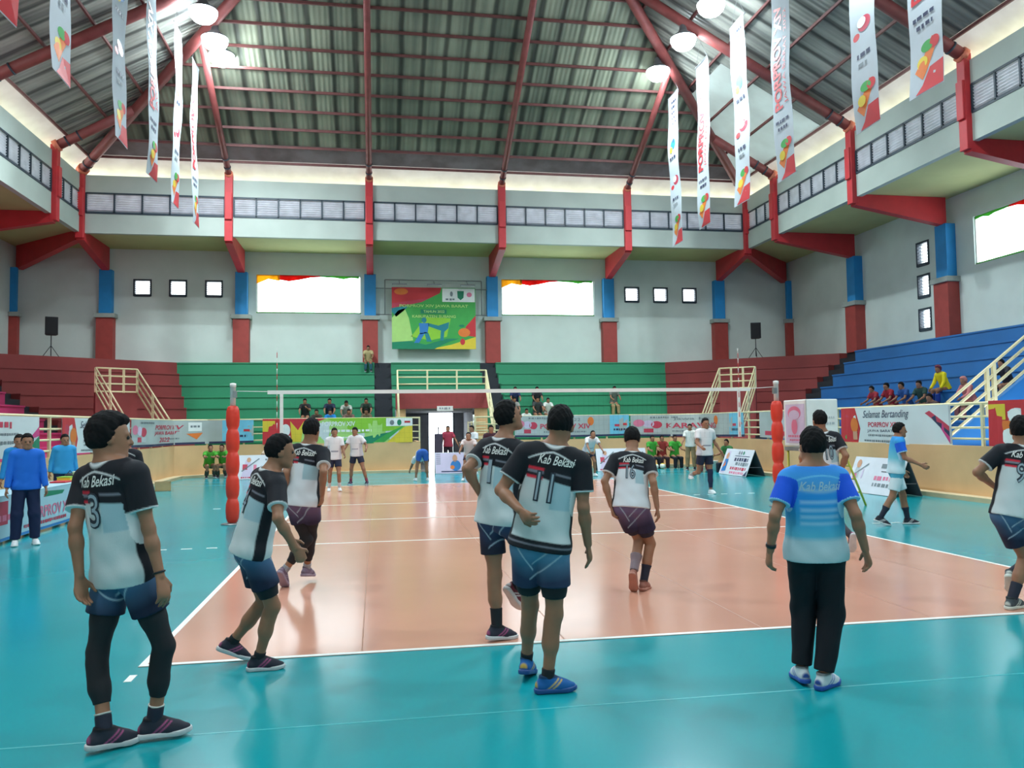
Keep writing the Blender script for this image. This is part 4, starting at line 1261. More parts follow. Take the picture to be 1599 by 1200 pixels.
def speaker(x, y, z, rz, label, slabel):
    st = thing('speaker_stand', slabel, 'speaker stand', (x, y, z), rz)
    MB().tube([(0, 0, .12), (0, 0, 1.0)], .02, 10).build('pole', m_black, st)
    for k in range(3):
        a = 2 * math.pi * k / 3 + .5
        MB().tube([(0, 0, .55), (.42 * math.cos(a), .42 * math.sin(a), .01)], .014, 8).build('leg', m_black, st)
    t = thing('loudspeaker', label, 'loudspeaker', (x, y, z + 1.0), rz)
    MB().prism([(-.25, -.2, 0), (.25, -.2, 0), (.19, .18, 0), (-.19, .18, 0)], (0, 0, .78)).build('cabinet', mat('black speaker cabinet', (28, 30, 34), .6), t, bevel=.02)
    MB().box(-.22, .22, -.215, -.2, .04, .74).build('grille', mat('speaker grille', (20, 21, 24), .8), t)
    MB().lathe((0, 0, 0), [(.12, .0), (.05, .0)], 12)
speaker(15.8, 30.75, 4.85, -.35, 'black loudspeaker on a stand in the right maroon corner', 'black tripod stand in the right maroon corner')
speaker(-16.5, 30.75, 4.85, .4, 'black loudspeaker on a stand in the left maroon corner', 'black tripod stand in the left maroon corner')

# banner board between the back windows ----------------------------------------
t = thing('billboard', 'large green event board with red corner on the back wall between the big windows', 'billboard', (.08, 33.35, 5.54))
W, H = 4.14, 3.06
MB().box(-W / 2, W / 2, -.03, .03, 0, H).build('panel', P['green'], t)
fr = MB()
for z in (1.72, 3.02):
    fr.tube([(-3.1, .12, z), (3.0, .12, z)], .025, 8)
for x in (-2.4, 2.4):
    fr.tube([(x, .12, 1.7), (x, .12, 3.45)], .025, 8)
fr.tube([(-2.4, .12, 3.45), (2.4, .12, 3.45)], .025, 8)
fr.build('support_frame', m_steel, t)
for x in (-1.7, 0, 1.65):
    lo = MB().box(x - .36, x + .36, -.5, -.36, 3.10, 3.16).build('lamp', m_lampbody, t)
    MB().tube([(x, .1, 3.42), (x, -.42, 3.16)], .018, 8).build('lamp_arm', m_steel, lo)
    MB().box(x - .34, x + .34, -.49, -.37, 3.088, 3.1).build('lamp_cover', m_white, lo)
fp = Flat(); fl = Flat()
w2 = W / 2
fp.rect(-w2, w2, 0, H, P['green'], 1)
fp.poly([(-w2, H * .66), (-w2, H), (w2 * .18, H), (w2 * .14, H * .91), (-w2 * .3, H * .76)], P['red'], 2)
fp.poly([(-w2, H * .66), (-w2, H * .74), (-w2 * .1, H * .83), (-w2 * .3, H * .76)], P['crimson'], 3)
fp.disc(-w2 * .78, H * .93, .34, .16, P['orange'], 3)
fp.poly([(-w2, H * .66), (-w2 * .6, H * .7), (-w2 * .75, H * .6), (-w2 * .9, H * .52), (-w2, H * .6)], P['teal'], 2)
fp.poly([(-w2, H * .08), (-w2 * .5, H * .14), (-w2 * .6, H * .5), (-w2 * .7, H * .66), (-w2 * .86, H * .62), (-w2, H * .5)], P['pale'], 2)
fp.poly([(-w2 * .55, H * .2), (-w2 * .1, H * .14), (w2 * .3, H * .2), (w2 * .4, H * .5), (-w2 * .2, H * .52)], P['lime'], 2)
fp.poly([(-w2, 0), (0, 0), (w2 * .35, H * .12), (w2 * .6, H * .17), (w2 * .3, H * .17), (-w2 * .2, H * .07), (-w2 * .6, H * .13), (-w2, H * .11)], P['dgreen'], 3)
fp.poly([(-w2 * .1, 0), (w2, 0), (w2, H * .2), (w2 * .4, H * .07)], P['yellow'], 2)
fp.poly([(w2, H * .2), (w2, H * .55), (w2 * .75, H * .36), (w2 * .8, H * .22)], P['red'], 2)
# running figure, a plain blue silhouette
fp.disc(-w2 * .24, H * .47, .12, .14, P['teal'], 4)
fp.poly([(-w2 * .36, H * .42), (-w2 * .12, H * .42), (-w2 * .16, H * .26), (-w2 * .34, H * .24)], P['blue'], 4)
fp.poly([(-w2 * .34, H * .26), (-w2 * .22, H * .26), (-w2 * .36, H * .10), (-w2 * .48, H * .10)], P['blue'], 4)
fp.poly([(-w2 * .24, H * .28), (-w2 * .14, H * .26), (-w2 * .06, H * .12), (-w2 * .18, H * .12)], P['teal'], 4)
fp.poly([(-w2 * .14, H * .42), (w2 * .10, H * .38), (w2 * .36, H * .44), (w2 * .34, H * .34), (w2 * .24, H * .28), (w2 * .22, H * .14), (w2 * .14, H * .14), (w2 * .16, H * .30), (-w2 * .14, H * .37)], P['teal'], 4)
fp.disc(w2 * .72, H * .27, .30, .22, P['orange'], 3); fp.disc(w2 * .66, H * .38, .14, .06, P['dgreen'], 4); fp.disc(w2 * .68, H * .12, .12, .16, P['red'], 4)
fp.rect(w2 * .20, w2 * .985, H * .77, H * .99, P['white'], 3)
fp.poly([(w2 * .56, H * .95), (w2 * .72, H * .95), (w2 * .71, H * .84), (w2 * .64, H * .80), (w2 * .57, H * .84)], P['dgreen'], 4)
fp.disc(w2 * .42, H * .9, .07, .13, P['grey'], 4); fp.disc(w2 * .85, H * .89, .13, .12, P['pinkp'], 4)
fl.scribble(w2 * .28, w2 * .5, H * .81, .1, P['grey'], 95, 5)
fl.text('PORPROV XIV JAWA BARAT', -w2 * .0, H * .695, W * .82, .18, P['pale'], 5, bold=.02)
fp.rect(-w2 * .32, w2 * .30, H * .575, H * .645, P['dgreen'], 4)
fl.text('TAHUN 2022', 0, H * .61, W * .25, .13, P['pale'], 5, bold=.02)
fl.text('KABUPATEN SUBANG', w2 * .0, H * .53, W * .52, .14, P['pale'], 5, bold=.02)
bmap = lambda u, v, off: (u, -.031 - off, v)
fp.build('print', bmap, t); fl.build('lettering', bmap, t)

# long vertical banners hung from the roof ---------------------------------------
def hang(x, y, w, z0, z1, kind, label):
    t = thing('hanging_banner', label, 'hanging banner', (x, y, z0), 0, group='long banners hung from the roof')
    s = 1 if x > 0 else -1
    H = z1 - z0
    ph = y * 1.3
    # (u, v): u across as read from the court
    def fmap(u, v, off):
        b = .05 * math.sin(v * .9 + ph) + .02 * math.sin(v * 2.7 + u * 2 + ph)
        return (-s * (.004 + off) + b, -s * u if False else (-u if s > 0 else u), v)
    V, F = [], []; nv = 26
    for off in (0, -.008):
        for j in range(nv + 1):
            for i in range(3): V.append(fmap(-w / 2 + w * i / 2, H * j / nv, off))
    n1 = 3 * (nv + 1)
    for j in range(nv):
        for i in range(2):
            a = 3 * j + i; F += [(a, a + 1, a + 4, a + 3), (n1 + a, n1 + a + 3, n1 + a + 4, n1 + a + 1)]
    obj_from_arrays('cloth', V, F, MATS['hanging vinyl'], t)
    MB().tube([(0, -w / 2 - .03, H), (0, w / 2 + .03, H)], .018, 8).build('top_rod', m_steel, t)
    top = roof_z(GX - abs(x)) + .25 - z0
    MB().tube([(0, -w / 2, H), (0, 0, H + .8), (0, w / 2, H)], .006, 6).build('cord', m_steel, t)
    MB().tube([(0, 0, H + .8), (0, 0, max(top, H + .9))], .006, 6).build('cord', m_steel, t)
    fp, fl = Flat(), Flat()
    fp.poly([(-w * .3, .02), (w / 2, .02), (w / 2, H * .09), (w * .1, H * .085), (-w * .1, H * .03)], P['red'], 1)
    fp.poly([(-w * .35, H * .09), (-w * .1, H * .05), (w * .1, H * .1), (w * .38, H * .17), (w * .2, H * .19), (-w * .05, H * .14)], P['orange'], 1)
    fp.disc(-w * .12, H * .115, w * .16, H * .022, P['yellow'], 2); fp.disc(w * .05, H * .165, w * .2, H * .02, P['green'], 2); fp.disc(w * .26, H * .165, w * .16, H * .022, P['red'], 2)
    if kind == 0:
        fl.text('PORPROV XIV', -w * .16, H * .60, H * .52, w * .44, P['red'], 2, rot=math.pi / 2, bold=.035)
        fl.text('JAWA BARAT 2022', w * .26, H * .58, H * .46, w * .2, P['red'], 2, rot=math.pi / 2)
        fl.scribble(-w * .35, w * .3, H * .28, w * .10, P['navy'], int(y)); fl.scribble(-w * .25, w * .25, H * .245, w * .10, P['navy'], int(y) + 1)
    else:
        fp.disc(w * .02, H * .66, w * .22, H * .035, P['blue'], 1); fp.disc(-w * .15, H * .63, w * .14, H * .02, P['yellow'], 2); fp.poly([(0, H * .67), (w * .1, H * .67), (w * .04, H * .74)], P['navy'], 1)
        fl.scribble(-w * .3, w * .3, H * .57, w * .12, P['navy'], int(y) + 2)
        fp.disc(w * .1, H * .42, w * .26, H * .03, P['crimson'], 1); fp.disc(0, H * .43, w * .18, H * .02, P['white'], 2); fp.disc(-w * .25, H * .385, w * .14, H * .015, P['red'], 1)
        fl.scribble(-w * .25, w * .3, H * .3, w * .12, P['navy'], int(y) + 3); fl.scribble(-w * .2, w * .15, H * .26, w * .12, P['grey'], int(y) + 4)
        for k in range(5): fl.scribble(-w * .1, w * .35, H * (.80 + .035 * k), w * .1, P['navy'], int(y) + 9 + k)
    fp.build('print', fmap, t, eps=.005); fl.build('lettering', fmap, t, eps=.006)
mat_translucent('hanging vinyl', (222, 230, 236), 0.35, scale=1.0, var=.03)
KR = [1, 0, 1, 0, 1, 0]
for i, (y, w) in enumerate([(24.9, 1.1), (21.95, 1.1), (18.8, 1.1), (15.95, 1.1), (11.8, 1.05), (9.6, 1.1)]):
    hang(9.5, y, w, 9.12, 15.45, KR[i], 'long white hanging banner with %s, right row, %s from the back' % ('red upright lettering' if KR[i] == 0 else 'a blue emblem', ORD[i]))
KL = [0, 1, 0, 1, 1, 0]
for i, (y, w) in enumerate([(25.15, 1.0), (22.4, 1.0), (19.3, 1.05), (16.2, 1.1), (12.2, 1.1), (9.4, 1.1)]):
    hang(-9.5, y, w, 9.42, 15.65, KL[i], 'long white hanging banner with %s, left row, %s from the back' % ('red upright lettering' if KL[i] == 0 else 'a blue emblem', ORD[i]))
# ------------------------------------------------------------------ people: distance fields meshed by surface nets
F32 = np.float32
def V3(*a): return np.array(a, dtype=np.float64)
def nrm(v): return v / max(np.linalg.norm(v), 1e-9)
def smin(a, b, k):
    h = np.clip(0.5 + 0.5 * (b - a) / k, 0, 1)
    return b * (1 - h) + a * h - k * h * (1 - h)
def cone(P, a, b, ra, rb, fwd=None, q=1.0):
    """tapered capsule a->b; fwd, q: flattened to q along fwd"""
    a = a.astype(F32); ba = (b - a).astype(F32)
    pa = P - a
    t = np.clip(pa @ ba / max(float(ba @ ba), 1e-9), 0, 1)
    w = pa - t[:, None] * ba
    n2 = np.einsum('ij,ij->i', w, w)
    r = ra + (rb - ra) * t
    if fwd is not None:
        wf = w @ fwd.astype(F32)
        return (np.sqrt(n2 + wf * wf * F32(1 / q ** 2 - 1)) - r) * F32(0.5 + 0.5 * q)
    return np.sqrt(n2) - r
def ell(P, c, ax, rad):
    """ellipsoid, ax = 3 unit vectors, rad = 3 radii"""
    w = (P - c.astype(F32)) @ np.array(ax, dtype=F32).T
    r = np.array(rad, dtype=F32)
    k0 = np.linalg.norm(w / r, axis=1); k1 = np.linalg.norm(w / (r * r), axis=1)
    return k0 * (k0 - 1) / np.maximum(k1, 1e-6)
def lerp(a, b, t): return a + (b - a) * t

def surface_net(f, lo, hi, h):
    """mesh of f < 0 inside the box, cell size h"""
    lo = np.array(lo, float) - 2 * h; hi = np.array(hi, float) + 2 * h
    B = 6
    nb = np.maximum(np.ceil((hi - lo) / (h * B)).astype(int), 1)
    n = nb * B + 1
    D = np.full(n, 1.0, dtype=F32)
    bi = np.stack(np.meshgrid(*[np.arange(k) for k in nb], indexing='ij'), -1).reshape(-1, 3)
    cen = (lo + (bi + 0.5) * B * h).astype(F32)
    dc = f(cen)
    keep = np.abs(dc) < B * h * 0.87 * 1.25 + 0.03
    for i, j, k in bi[(~keep) & (dc < 0)]:
        D[i * B:(i + 1) * B + 1, j * B:(j + 1) * B + 1, k * B:(k + 1) * B + 1] = -1
    act = bi[keep]
    if len(act) == 0:
        return np.zeros((0, 3)), np.zeros((0, 4), int)
    off = np.stack(np.meshgrid(*[np.arange(B + 1)] * 3, indexing='ij'), -1).reshape(-1, 3)
    for s0 in range(0, len(act), 400):
        g = (act[s0:s0 + 400, None, :] * B + off[None]).reshape(-1, 3)
        D[g[:, 0], g[:, 1], g[:, 2]] = f((lo + g * h).astype(F32))
    S = D < 0
    c = S[:-1, :-1, :-1].astype(np.int8)
    tot = np.zeros_like(c)
    for dx in (0, 1):
        for dy in (0, 1):
            for dz in (0, 1):
                tot += S[dx:n[0] - 1 + dx, dy:n[1] - 1 + dy, dz:n[2] - 1 + dz]
    cells = np.argwhere((tot > 0) & (tot < 8))
    idx = np.full(c.shape, -1, dtype=np.int64)
    idx[cells[:, 0], cells[:, 1], cells[:, 2]] = np.arange(len(cells))
    corners = np.array([(x, y, z) for x in (0, 1) for y in (0, 1) for z in (0, 1)])
    acc = np.zeros((len(cells), 3)); cnt = np.zeros(len(cells))
    val = [D[cells[:, 0] + q[0], cells[:, 1] + q[1], cells[:, 2] + q[2]] for q in corners]
    for i in range(8):
        for j in range(i + 1, 8):
            if np.abs(corners[i] - corners[j]).sum() != 1: continue
            a, b = val[i], val[j]
            m = (a < 0) != (b < 0)
            t = np.where(m, a / np.where(a == b, 1, a - b), 0)
            p = corners[i] + (corners[j] - corners[i]) * t[:, None]
            acc += np.where(m[:, None], p, 0); cnt += m
    V = lo + (cells + acc / np.maximum(cnt, 1)[:, None]) * h
    Q = []
    for ax in range(3):
        u, v = (ax + 1) % 3, (ax + 2) % 3
        sl0 = [slice(None)] * 3; sl1 = [slice(None)] * 3
        sl0[ax] = slice(0, n[ax] - 1); sl1[ax] = slice(1, n[ax])
        a, b = S[tuple(sl0)], S[tuple(sl1)]
        e = np.argwhere(a != b)
        e = e[(e[:, u] > 0) & (e[:, v] > 0) & (e[:, u] < n[u] - 1) & (e[:, v] < n[v] - 1)]
        def at(du, dv):
            g = e.copy(); g[:, u] -= du; g[:, v] -= dv
            return idx[g[:, 0], g[:, 1], g[:, 2]]
        q = np.stack([at(1, 1), at(0, 1), at(0, 0), at(1, 0)], 1)
        ins = a[e[:, 0], e[:, 1], e[:, 2]]
        q[~ins] = q[~ins][:, ::-1]
        Q.append(q)
    Q = np.concatenate(Q); Q = Q[(Q >= 0).all(1)]
    return V, Q

def net_obj(name, V, Q, m, parent, origin, dye=None):
    me = bpy.data.meshes.new(name)
    V = V - origin
    me.vertices.add(len(V)); me.vertices.foreach_set('co', V.astype(F32).ravel())
    me.loops.add(4 * len(Q)); me.loops.foreach_set('vertex_index', Q.astype(np.int32).ravel())
    me.polygons.add(len(Q)); me.polygons.foreach_set('loop_start', np.arange(0, 4 * len(Q), 4, dtype=np.int32))
    me.polygons.foreach_set('loop_total', np.full(len(Q), 4, dtype=np.int32))
    me.polygons.foreach_set('use_smooth', np.ones(len(Q), dtype=bool))
    me.materials.append(m)
    me.update(calc_edges=True); me.validate()
    if dye is not None:
        at = me.color_attributes.new('dye', 'FLOAT_COLOR', 'POINT')
        c = np.ones((len(V), 4), dtype=F32); c[:, :3] = dye
        at.data.foreach_set('color', c.ravel())
    o = bpy.data.objects.new(name, me); COL.objects.link(o); o.parent = parent
    return o

SKIN = {'a': (150, 104, 78), 'b': (128, 88, 66), 'c': (168, 118, 90)}
m_hair = mat('black hair', (17, 16, 18), 0.8, 0.25, 30, spec=0.2)
def m_skin(k): return mat('skin tone ' + k, SKIN[k], 0.55, 0.05, 9)
m_dye = mat_attr('printed jersey cloth')
LC = lambda r, g, b: np.array([lin(r), lin(g), lin(b)], dtype=F32)

class Body:
    """joints J in world metres, s = size against a 1.75 m adult"""
    def __init__(B, J, s, build=1.0):
        B.J = {k: np.array(v, float) for k, v in J.items()}; B.s = s; B.w = build; B.lb = B.ab = 1.0
        J = B.J
        B.U = nrm(J['neck'] - J['pel']); B.L = np.linalg.norm(J['neck'] - J['pel'])
        R = J['shR'] - J['shL']; B.R = nrm(R - B.U * (R @ B.U)); B.F = np.cross(B.U, B.R)
        Rp = nrm(J['hipR'] - J['hipL']); B.Rp = nrm(Rp - B.U * (Rp @ B.U)); B.Fp = np.cross(B.U, B.Rp)
        f = nrm(np.array(J['face'])); u = nrm(J['head'] - J['neck']) * 0.5 + V3(0, 0, 0.8)
        u = nrm(u - f * (u @ f)); B.hF, B.hU, B.hR = f, u, np.cross(f, u)
        B.mid = lerp(J['pel'], J['neck'], 0.5)
        B.foot = {}
        for sd in 'LR':
            d = nrm(J['toe' + sd]); up = V3(0, 0, 1); up = nrm(up - d * (up @ d)) if abs(d[2]) < 0.97 else nrm(B.Fp)
            B.foot[sd] = (d, up, np.cross(d, up))
    def hp(B, r, f, u): return B.J['head'] + (B.hR * r + B.hF * f + B.hU * u) * B.s * .96
    def torso(B, P, g=0.0):
        """trunk without arms and head; g inflates"""
        J, s, w = B.J, B.s, B.w
        pel, neck, mid = J['pel'], J['neck'], B.mid
        d = cone(P, J['hipL'] + B.U * .02 * s, J['hipR'] + B.U * .02 * s, (.092 * w + g) * s, (.092 * w + g) * s)
        for sd in 'LR':
            d = smin(d, cone(P, J['hip' + sd] - B.Fp * .036 * s, J['hip' + sd] - B.Fp * .03 * s - B.U * .03 * s, (.068 * w + g) * s, (.064 * w + g) * s), .04 * s)
        d = smin(d, cone(P, pel + B.U * .03 * s, mid, (.140 * w + g) * s, (.138 * w + g) * s, B.F, .70), .05 * s)
        d = smin(d, cone(P, mid, lerp(pel, neck, .80) + B.F * .005 * s, (.140 * w + g) * s, (.158 * (.6 + .4 * w) + g) * s, B.F, .68), .05 * s)
        sl, sr = J['shL'] - B.U * .015 * s, J['shR'] - B.U * .015 * s
        d = smin(d, cone(P, lerp(sl, sr, .08), lerp(sl, sr, .92), (.056 + g * .7) * s, (.056 + g * .7) * s), .05 * s)
        for q in (sl, sr):
            d = smin(d, cone(P, neck - B.U * .01 * s, lerp(neck, q, .9), (.052 + g * .5) * s, (.046 + g * .5) * s), .04 * s)
        return d
    def arm(B, P, sd):
        J, s = B.J, B.s
        sh, el, wr = J['sh' + sd] - B.U * .02 * s, J['el' + sd], J['wr' + sd]
        q = s * B.ab
        d = cone(P, sh, el, .050 * q, .036 * q)
        d = smin(d, cone(P, lerp(sh, el, .25), lerp(sh, el, .6), .044 * q, .042 * q), .02 * s)
        d = smin(d, cone(P, el, lerp(el, wr, .35), .036 * q, .038 * q), .02 * s)
        d = smin(d, cone(P, lerp(el, wr, .3), wr, .037 * q, .026 * q), .02 * s)
        return d
    def hand(B, P, sd):
        J, s = B.J, B.s
        el, wr = J['el' + sd], J['wr' + sd]
        D = nrm(J['hand' + sd]) if 'hand' + sd in J else nrm(wr - el)
        side = V3(*(B.R * (1 if sd == 'R' else -1)))
        nrmal = J.get('palm' + sd, -side)                     # palm faces the thigh
        N = nrm(nrmal - D * (nrmal @ D)); T = np.cross(N, D)
        fw = B.F
        if T @ fw < 0: T = -T                                  # thumb towards the front
        curl = B.curl.get(sd, 0.5)
        k = wr + D * .095 * s
        d = cone(P, wr, k - D * .012 * s, .029 * s, .040 * s, N, .48)
        def dirn(a): return nrm(D * math.cos(a) + N * math.sin(a))
        for i, (o, ln) in enumerate(((.031, .072), (.0105, .080), (-.0105, .075), (-.030, .058))):
            base = k + T * o * s - D * (.004 + .005 * (i in (0, 3))) * s
            a0 = curl * (.55 + .1 * i); a1 = curl * (1.3 + .15 * i); a2 = curl * (1.9 + .1 * i)
            p1 = base + dirn(a0) * ln * .46 * s; p2 = p1 + dirn(a1) * ln * .32 * s; p3 = p2 + dirn(a2) * ln * .24 * s
            dd = smin(cone(P, base - D * .02 * s, p1, .0100 * s, .0092 * s), cone(P, p1, p2, .0092 * s, .0084 * s), .004 * s)
            dd = smin(dd, cone(P, p2, p3, .0084 * s, .0072 * s), .004 * s)
            d = smin(d, dd, .006 * s)
        tb = wr + D * .03 * s + T * .026 * s
        t1 = tb + nrm(D * .75 + T * .75 + N * .25) * .045 * s
        t2 = t1 + nrm(D * .9 + T * .25 + N * .35 * (1 + curl)) * .036 * s
        dd = smin(cone(P, tb, t1, .0145 * s, .0115 * s), cone(P, t1, t2, .0112 * s, .009 * s), .005 * s)
        return smin(d, dd, .010 * s)
    def leg(B, P, sd, g=0.0):
        J, s, w = B.J, B.s, .5 + .5 * B.w
        h, k, a = J['hip' + sd], J['kn' + sd], J['an' + sd]
        ax = nrm(a - k); bk = -(B.foot[sd][0]); bk = nrm(bk - ax * (bk @ ax) + 1e-6)
        q = B.lb
        d = cone(P, h, k, (.080 * w + g) * s, (.053 * q + g) * s)
        d = smin(d, cone(P, lerp(h, k, .15), lerp(h, k, .6), (.080 * w * (.5 + .5 * q) + g) * s, (.066 * q + g) * s), .03 * s)
        d = smin(d, cone(P, k, lerp(k, a, .5), (.051 * q + g) * s, (.044 * q + g) * s), .03 * s)
        d = smin(d, cone(P, lerp(k, a, .15) + bk * .016 * s, lerp(k, a, .45) + bk * .018 * s, (.044 * q + g) * s, (.042 * q + g) * s), .03 * s)
        d = smin(d, cone(P, lerp(k, a, .45), a, (.043 * q + g) * s, (.034 + g) * s), .03 * s)
        return d
    def head(B, P):
        J, s, hp = B.J, B.s, B.hp
        ax = (B.hR, B.hF, B.hU)
        d = ell(P, hp(0, -.014, .022), ax, (.076 * s, .097 * s, .102 * s))
        d = smin(d, ell(P, hp(0, .028, -.045), ax, (.060 * s, .064 * s, .074 * s)), .03 * s)
        d = smin(d, cone(P, hp(-.012, .070, -.098), hp(.012, .070, -.098), .022 * s, .022 * s), .025 * s)
        d = smin(d, cone(P, hp(-.045, .02, -.075), hp(-.02, .06, -.095), .022 * s, .02 * s), .025 * s)
        d = smin(d, cone(P, hp(.045, .02, -.075), hp(.02, .06, -.095), .022 * s, .02 * s), .025 * s)
        d = smin(d, cone(P, hp(-.034, .078, .022), hp(.034, .078, .022), .012 * s, .012 * s), .016 * s)
        for x in (-.032, .032):
            e = cone(P, hp(x - .006, .096, .003), hp(x + .006, .096, .003), .012 * s, .012 * s)
            d = -smin(-d, e, .010 * s)
        d = smin(d, cone(P, hp(0, .086, .012), hp(0, .106, -.026), .009 * s, .0135 * s), .010 * s)
        d = smin(d, cone(P, hp(-.012, .093, -.030), hp(.012, .093, -.030), .008 * s, .008 * s), .008 * s)
        d = smin(d, cone(P, hp(-.018, .083, -.060), hp(.018, .083, -.060), .0085 * s, .0085 * s), .006 * s)
        d = smin(d, cone(P, hp(-.015, .082, -.070), hp(.015, .082, -.070), .0085 * s, .0085 * s), .004 * s)
        for x in (-1, 1):
            d = smin(d, ell(P, hp(x * .080, -.006, -.012), ax, (.012 * s, .020 * s, .032 * s)), .008 * s)
        return d
    def neckd(B, P):
        J, s = B.J, B.s
        return cone(P, J['neck'] - B.U * .02 * s, B.hp(0, -.03, -.06), .062 * s, .055 * s)
    def body(B, P):
        J, s = B.J, B.s
        d = B.torso(P)
        d = smin(d, B.neckd(P), .035 * s)
        d = smin(d, B.head(P), .02 * s)
        def fall(c, r): 
            w = P - c.astype(F32); return np.exp(-np.einsum('ij,ij->i', w, w) / (r * s) ** 2)
        for sd in 'LR':
            k = (.045 * fall(J['sh' + sd], .13) + .003) * s
            d = smin(d, B.arm(P, sd), k)
            k = (.05 * fall(J['hip' + sd], .16) + .003) * s
            d = smin(d, B.leg(P, sd), k)
            w = P - J['wr' + sd].astype(F32)
            near = np.einsum('ij,ij->i', w, w) < (.30 * s) ** 2
            if near.any():
                hd = np.full(len(P), 1.0, dtype=F32); hd[near] = B.hand(P[near], sd)
                d = np.where(near, smin(d, hd, .006 * s), d)
            if B.bare.get(sd):
                d = smin(d, B.barefoot(P, sd), .02 * s)
        return d
    def barefoot(B, P, sd):
        D, Up, S = B.foot[sd]; s = B.s; o = B.J['an' + sd] - Up * .075 * s
        g = lambda f, u, x=0: o + (D * f + Up * u + S * x) * s
        d = cone(P, g(-.04, .032), g(.10, .03), .032 * s, .036 * s, Up, .8)
        d = smin(d, cone(P, g(0, .075), g(.09, .035), .034 * s, .03 * s), .03 * s)
        sg = 1 if sd == 'L' else -1
        for i in range(5):
            x = sg * (.028 - .0145 * i)
            d = smin(d, cone(P, g(.11, .022, x * .9), g(.165 - .011 * i, .014, x), .013 * s, (.011 if i == 0 else .0085) * s), .008 * s)
        return d
    # --- garments
    def hairf(B, P, style):
        s = B.s; w = (P - B.J['head'].astype(F32)) @ np.array([B.hR, B.hF, B.hU], dtype=F32).T / F32(s)
        r, f, u = w[:, 0], w[:, 1], w[:, 2]
        add = {'crop': .005, 'short': .009, 'full': .017}[style]
        d = ell(P, B.hp(0, -.016, .026), (B.hR, B.hF, B.hU), ((.078 + add) * s, (.099 + add) * s, (.102 + add * 1.3) * s))
        if style == 'full':
            d = smin(d, ell(P, B.hp(0, .035, .075), (B.hR, B.hF, B.hU), (.068 * s, .06 * s, .052 * s)), .03 * s)
            d = smin(d, ell(P, B.hp(0, -.07, -.01), (B.hR, B.hF, B.hU), (.066 * s, .044 * s, .065 * s)), .03 * s)
        d = d + F32(.0035 * s) * np.sin(r * 95 + f * 40) * np.sin(f * 120 + u * 60) + F32(.002 * s) * np.sin(r * 230) * np.sin(u * 210 + f * 150)
        lowback = {'crop': -.042, 'short': -.052, 'full': -.066}[style]
        cut = np.maximum(.80 * f - .60 * u - .016 + .03 * np.abs(r) / .08 * (u > .03), -(u - lowback))
        cut2 = np.where(np.abs(r) > .06, .95 * f - .3 * u - .010, -1)          # around the ears
        return -smin(-d, -np.maximum(cut, cut2) * F32(s), F32(.020 * s))
    def tc(B, P):
        """trunk coordinates: right, forward (m at 1.75 m size) and height 0..1"""
        w = P - B.J['pel']
        return (w @ B.R) / B.s, (w @ B.F) / B.s, (w @ B.U) / B.L
    def shirtf(B, P, hem=.07, sleeve=.58, loose=.016, parts=False):
        J, s = B.J, B.s
        w = P - B.J['pel'].astype(F32)
        h = w @ B.U.astype(F32); x = w @ B.R.astype(F32)
        g = loose
        d = B.torso(P, g)
        lowc = J['pel'] - B.U * (hem + .05) * s - B.F * .012 * s
        d = smin(d, cone(P, lerp(J['pel'], J['neck'], .62), lowc, (.150 + g) * s, (.168 * B.w + g + .012) * s, B.F, .72), .04 * s)
        d = d + F32(.004 * s) * np.sin(h / s * 38 + x / s * 14) * np.sin(x / s * 22 + 1.3) * np.clip(1 - h / (B.L * .9), 0, 1).astype(F32)
        cutn = cone(P, J['neck'] - B.U * .012 * s, J['neck'] + B.U * .10 * s, .062 * s, .078 * s)
        body = np.maximum(np.maximum(d, -(h + F32(hem * s))), -cutn)
        body = np.maximum(body, h - F32(B.L + .022 * s))
        out = body; sl = np.full(len(P), 1.0, dtype=F32)
        for sd in 'LR':
            sh, el = J['sh' + sd] - B.U * .018 * s, J['el' + sd]
            if sleeve > 1.0:
                wr = J['wr' + sd]
                a = cone(P, sh, el, .068 * s, .056 * s)
                a = smin(a, cone(P, el, wr, .056 * s, .044 * s), .02 * s)
                ax = nrm(wr - el); a = np.maximum(a, (P - lerp(el, wr, .97).astype(F32)) @ ax.astype(F32))
            else:
                e = lerp(sh, el, sleeve + .15)
                a = cone(P, sh, e, .069 * s, .072 * s)
                ax = nrm(el - sh); a = np.maximum(a, (P - lerp(sh, el, sleeve).astype(F32)) @ ax.astype(F32))
            w2 = P - J['sh' + sd].astype(F32)
            k = (.04 * np.exp(-np.einsum('ij,ij->i', w2, w2) / (.12 * s) ** 2) + .003) * s
            sl = np.minimum(sl, a); out = smin(out, np.maximum(a, -cutn), k)
        if parts: return out, body, sl
        return out
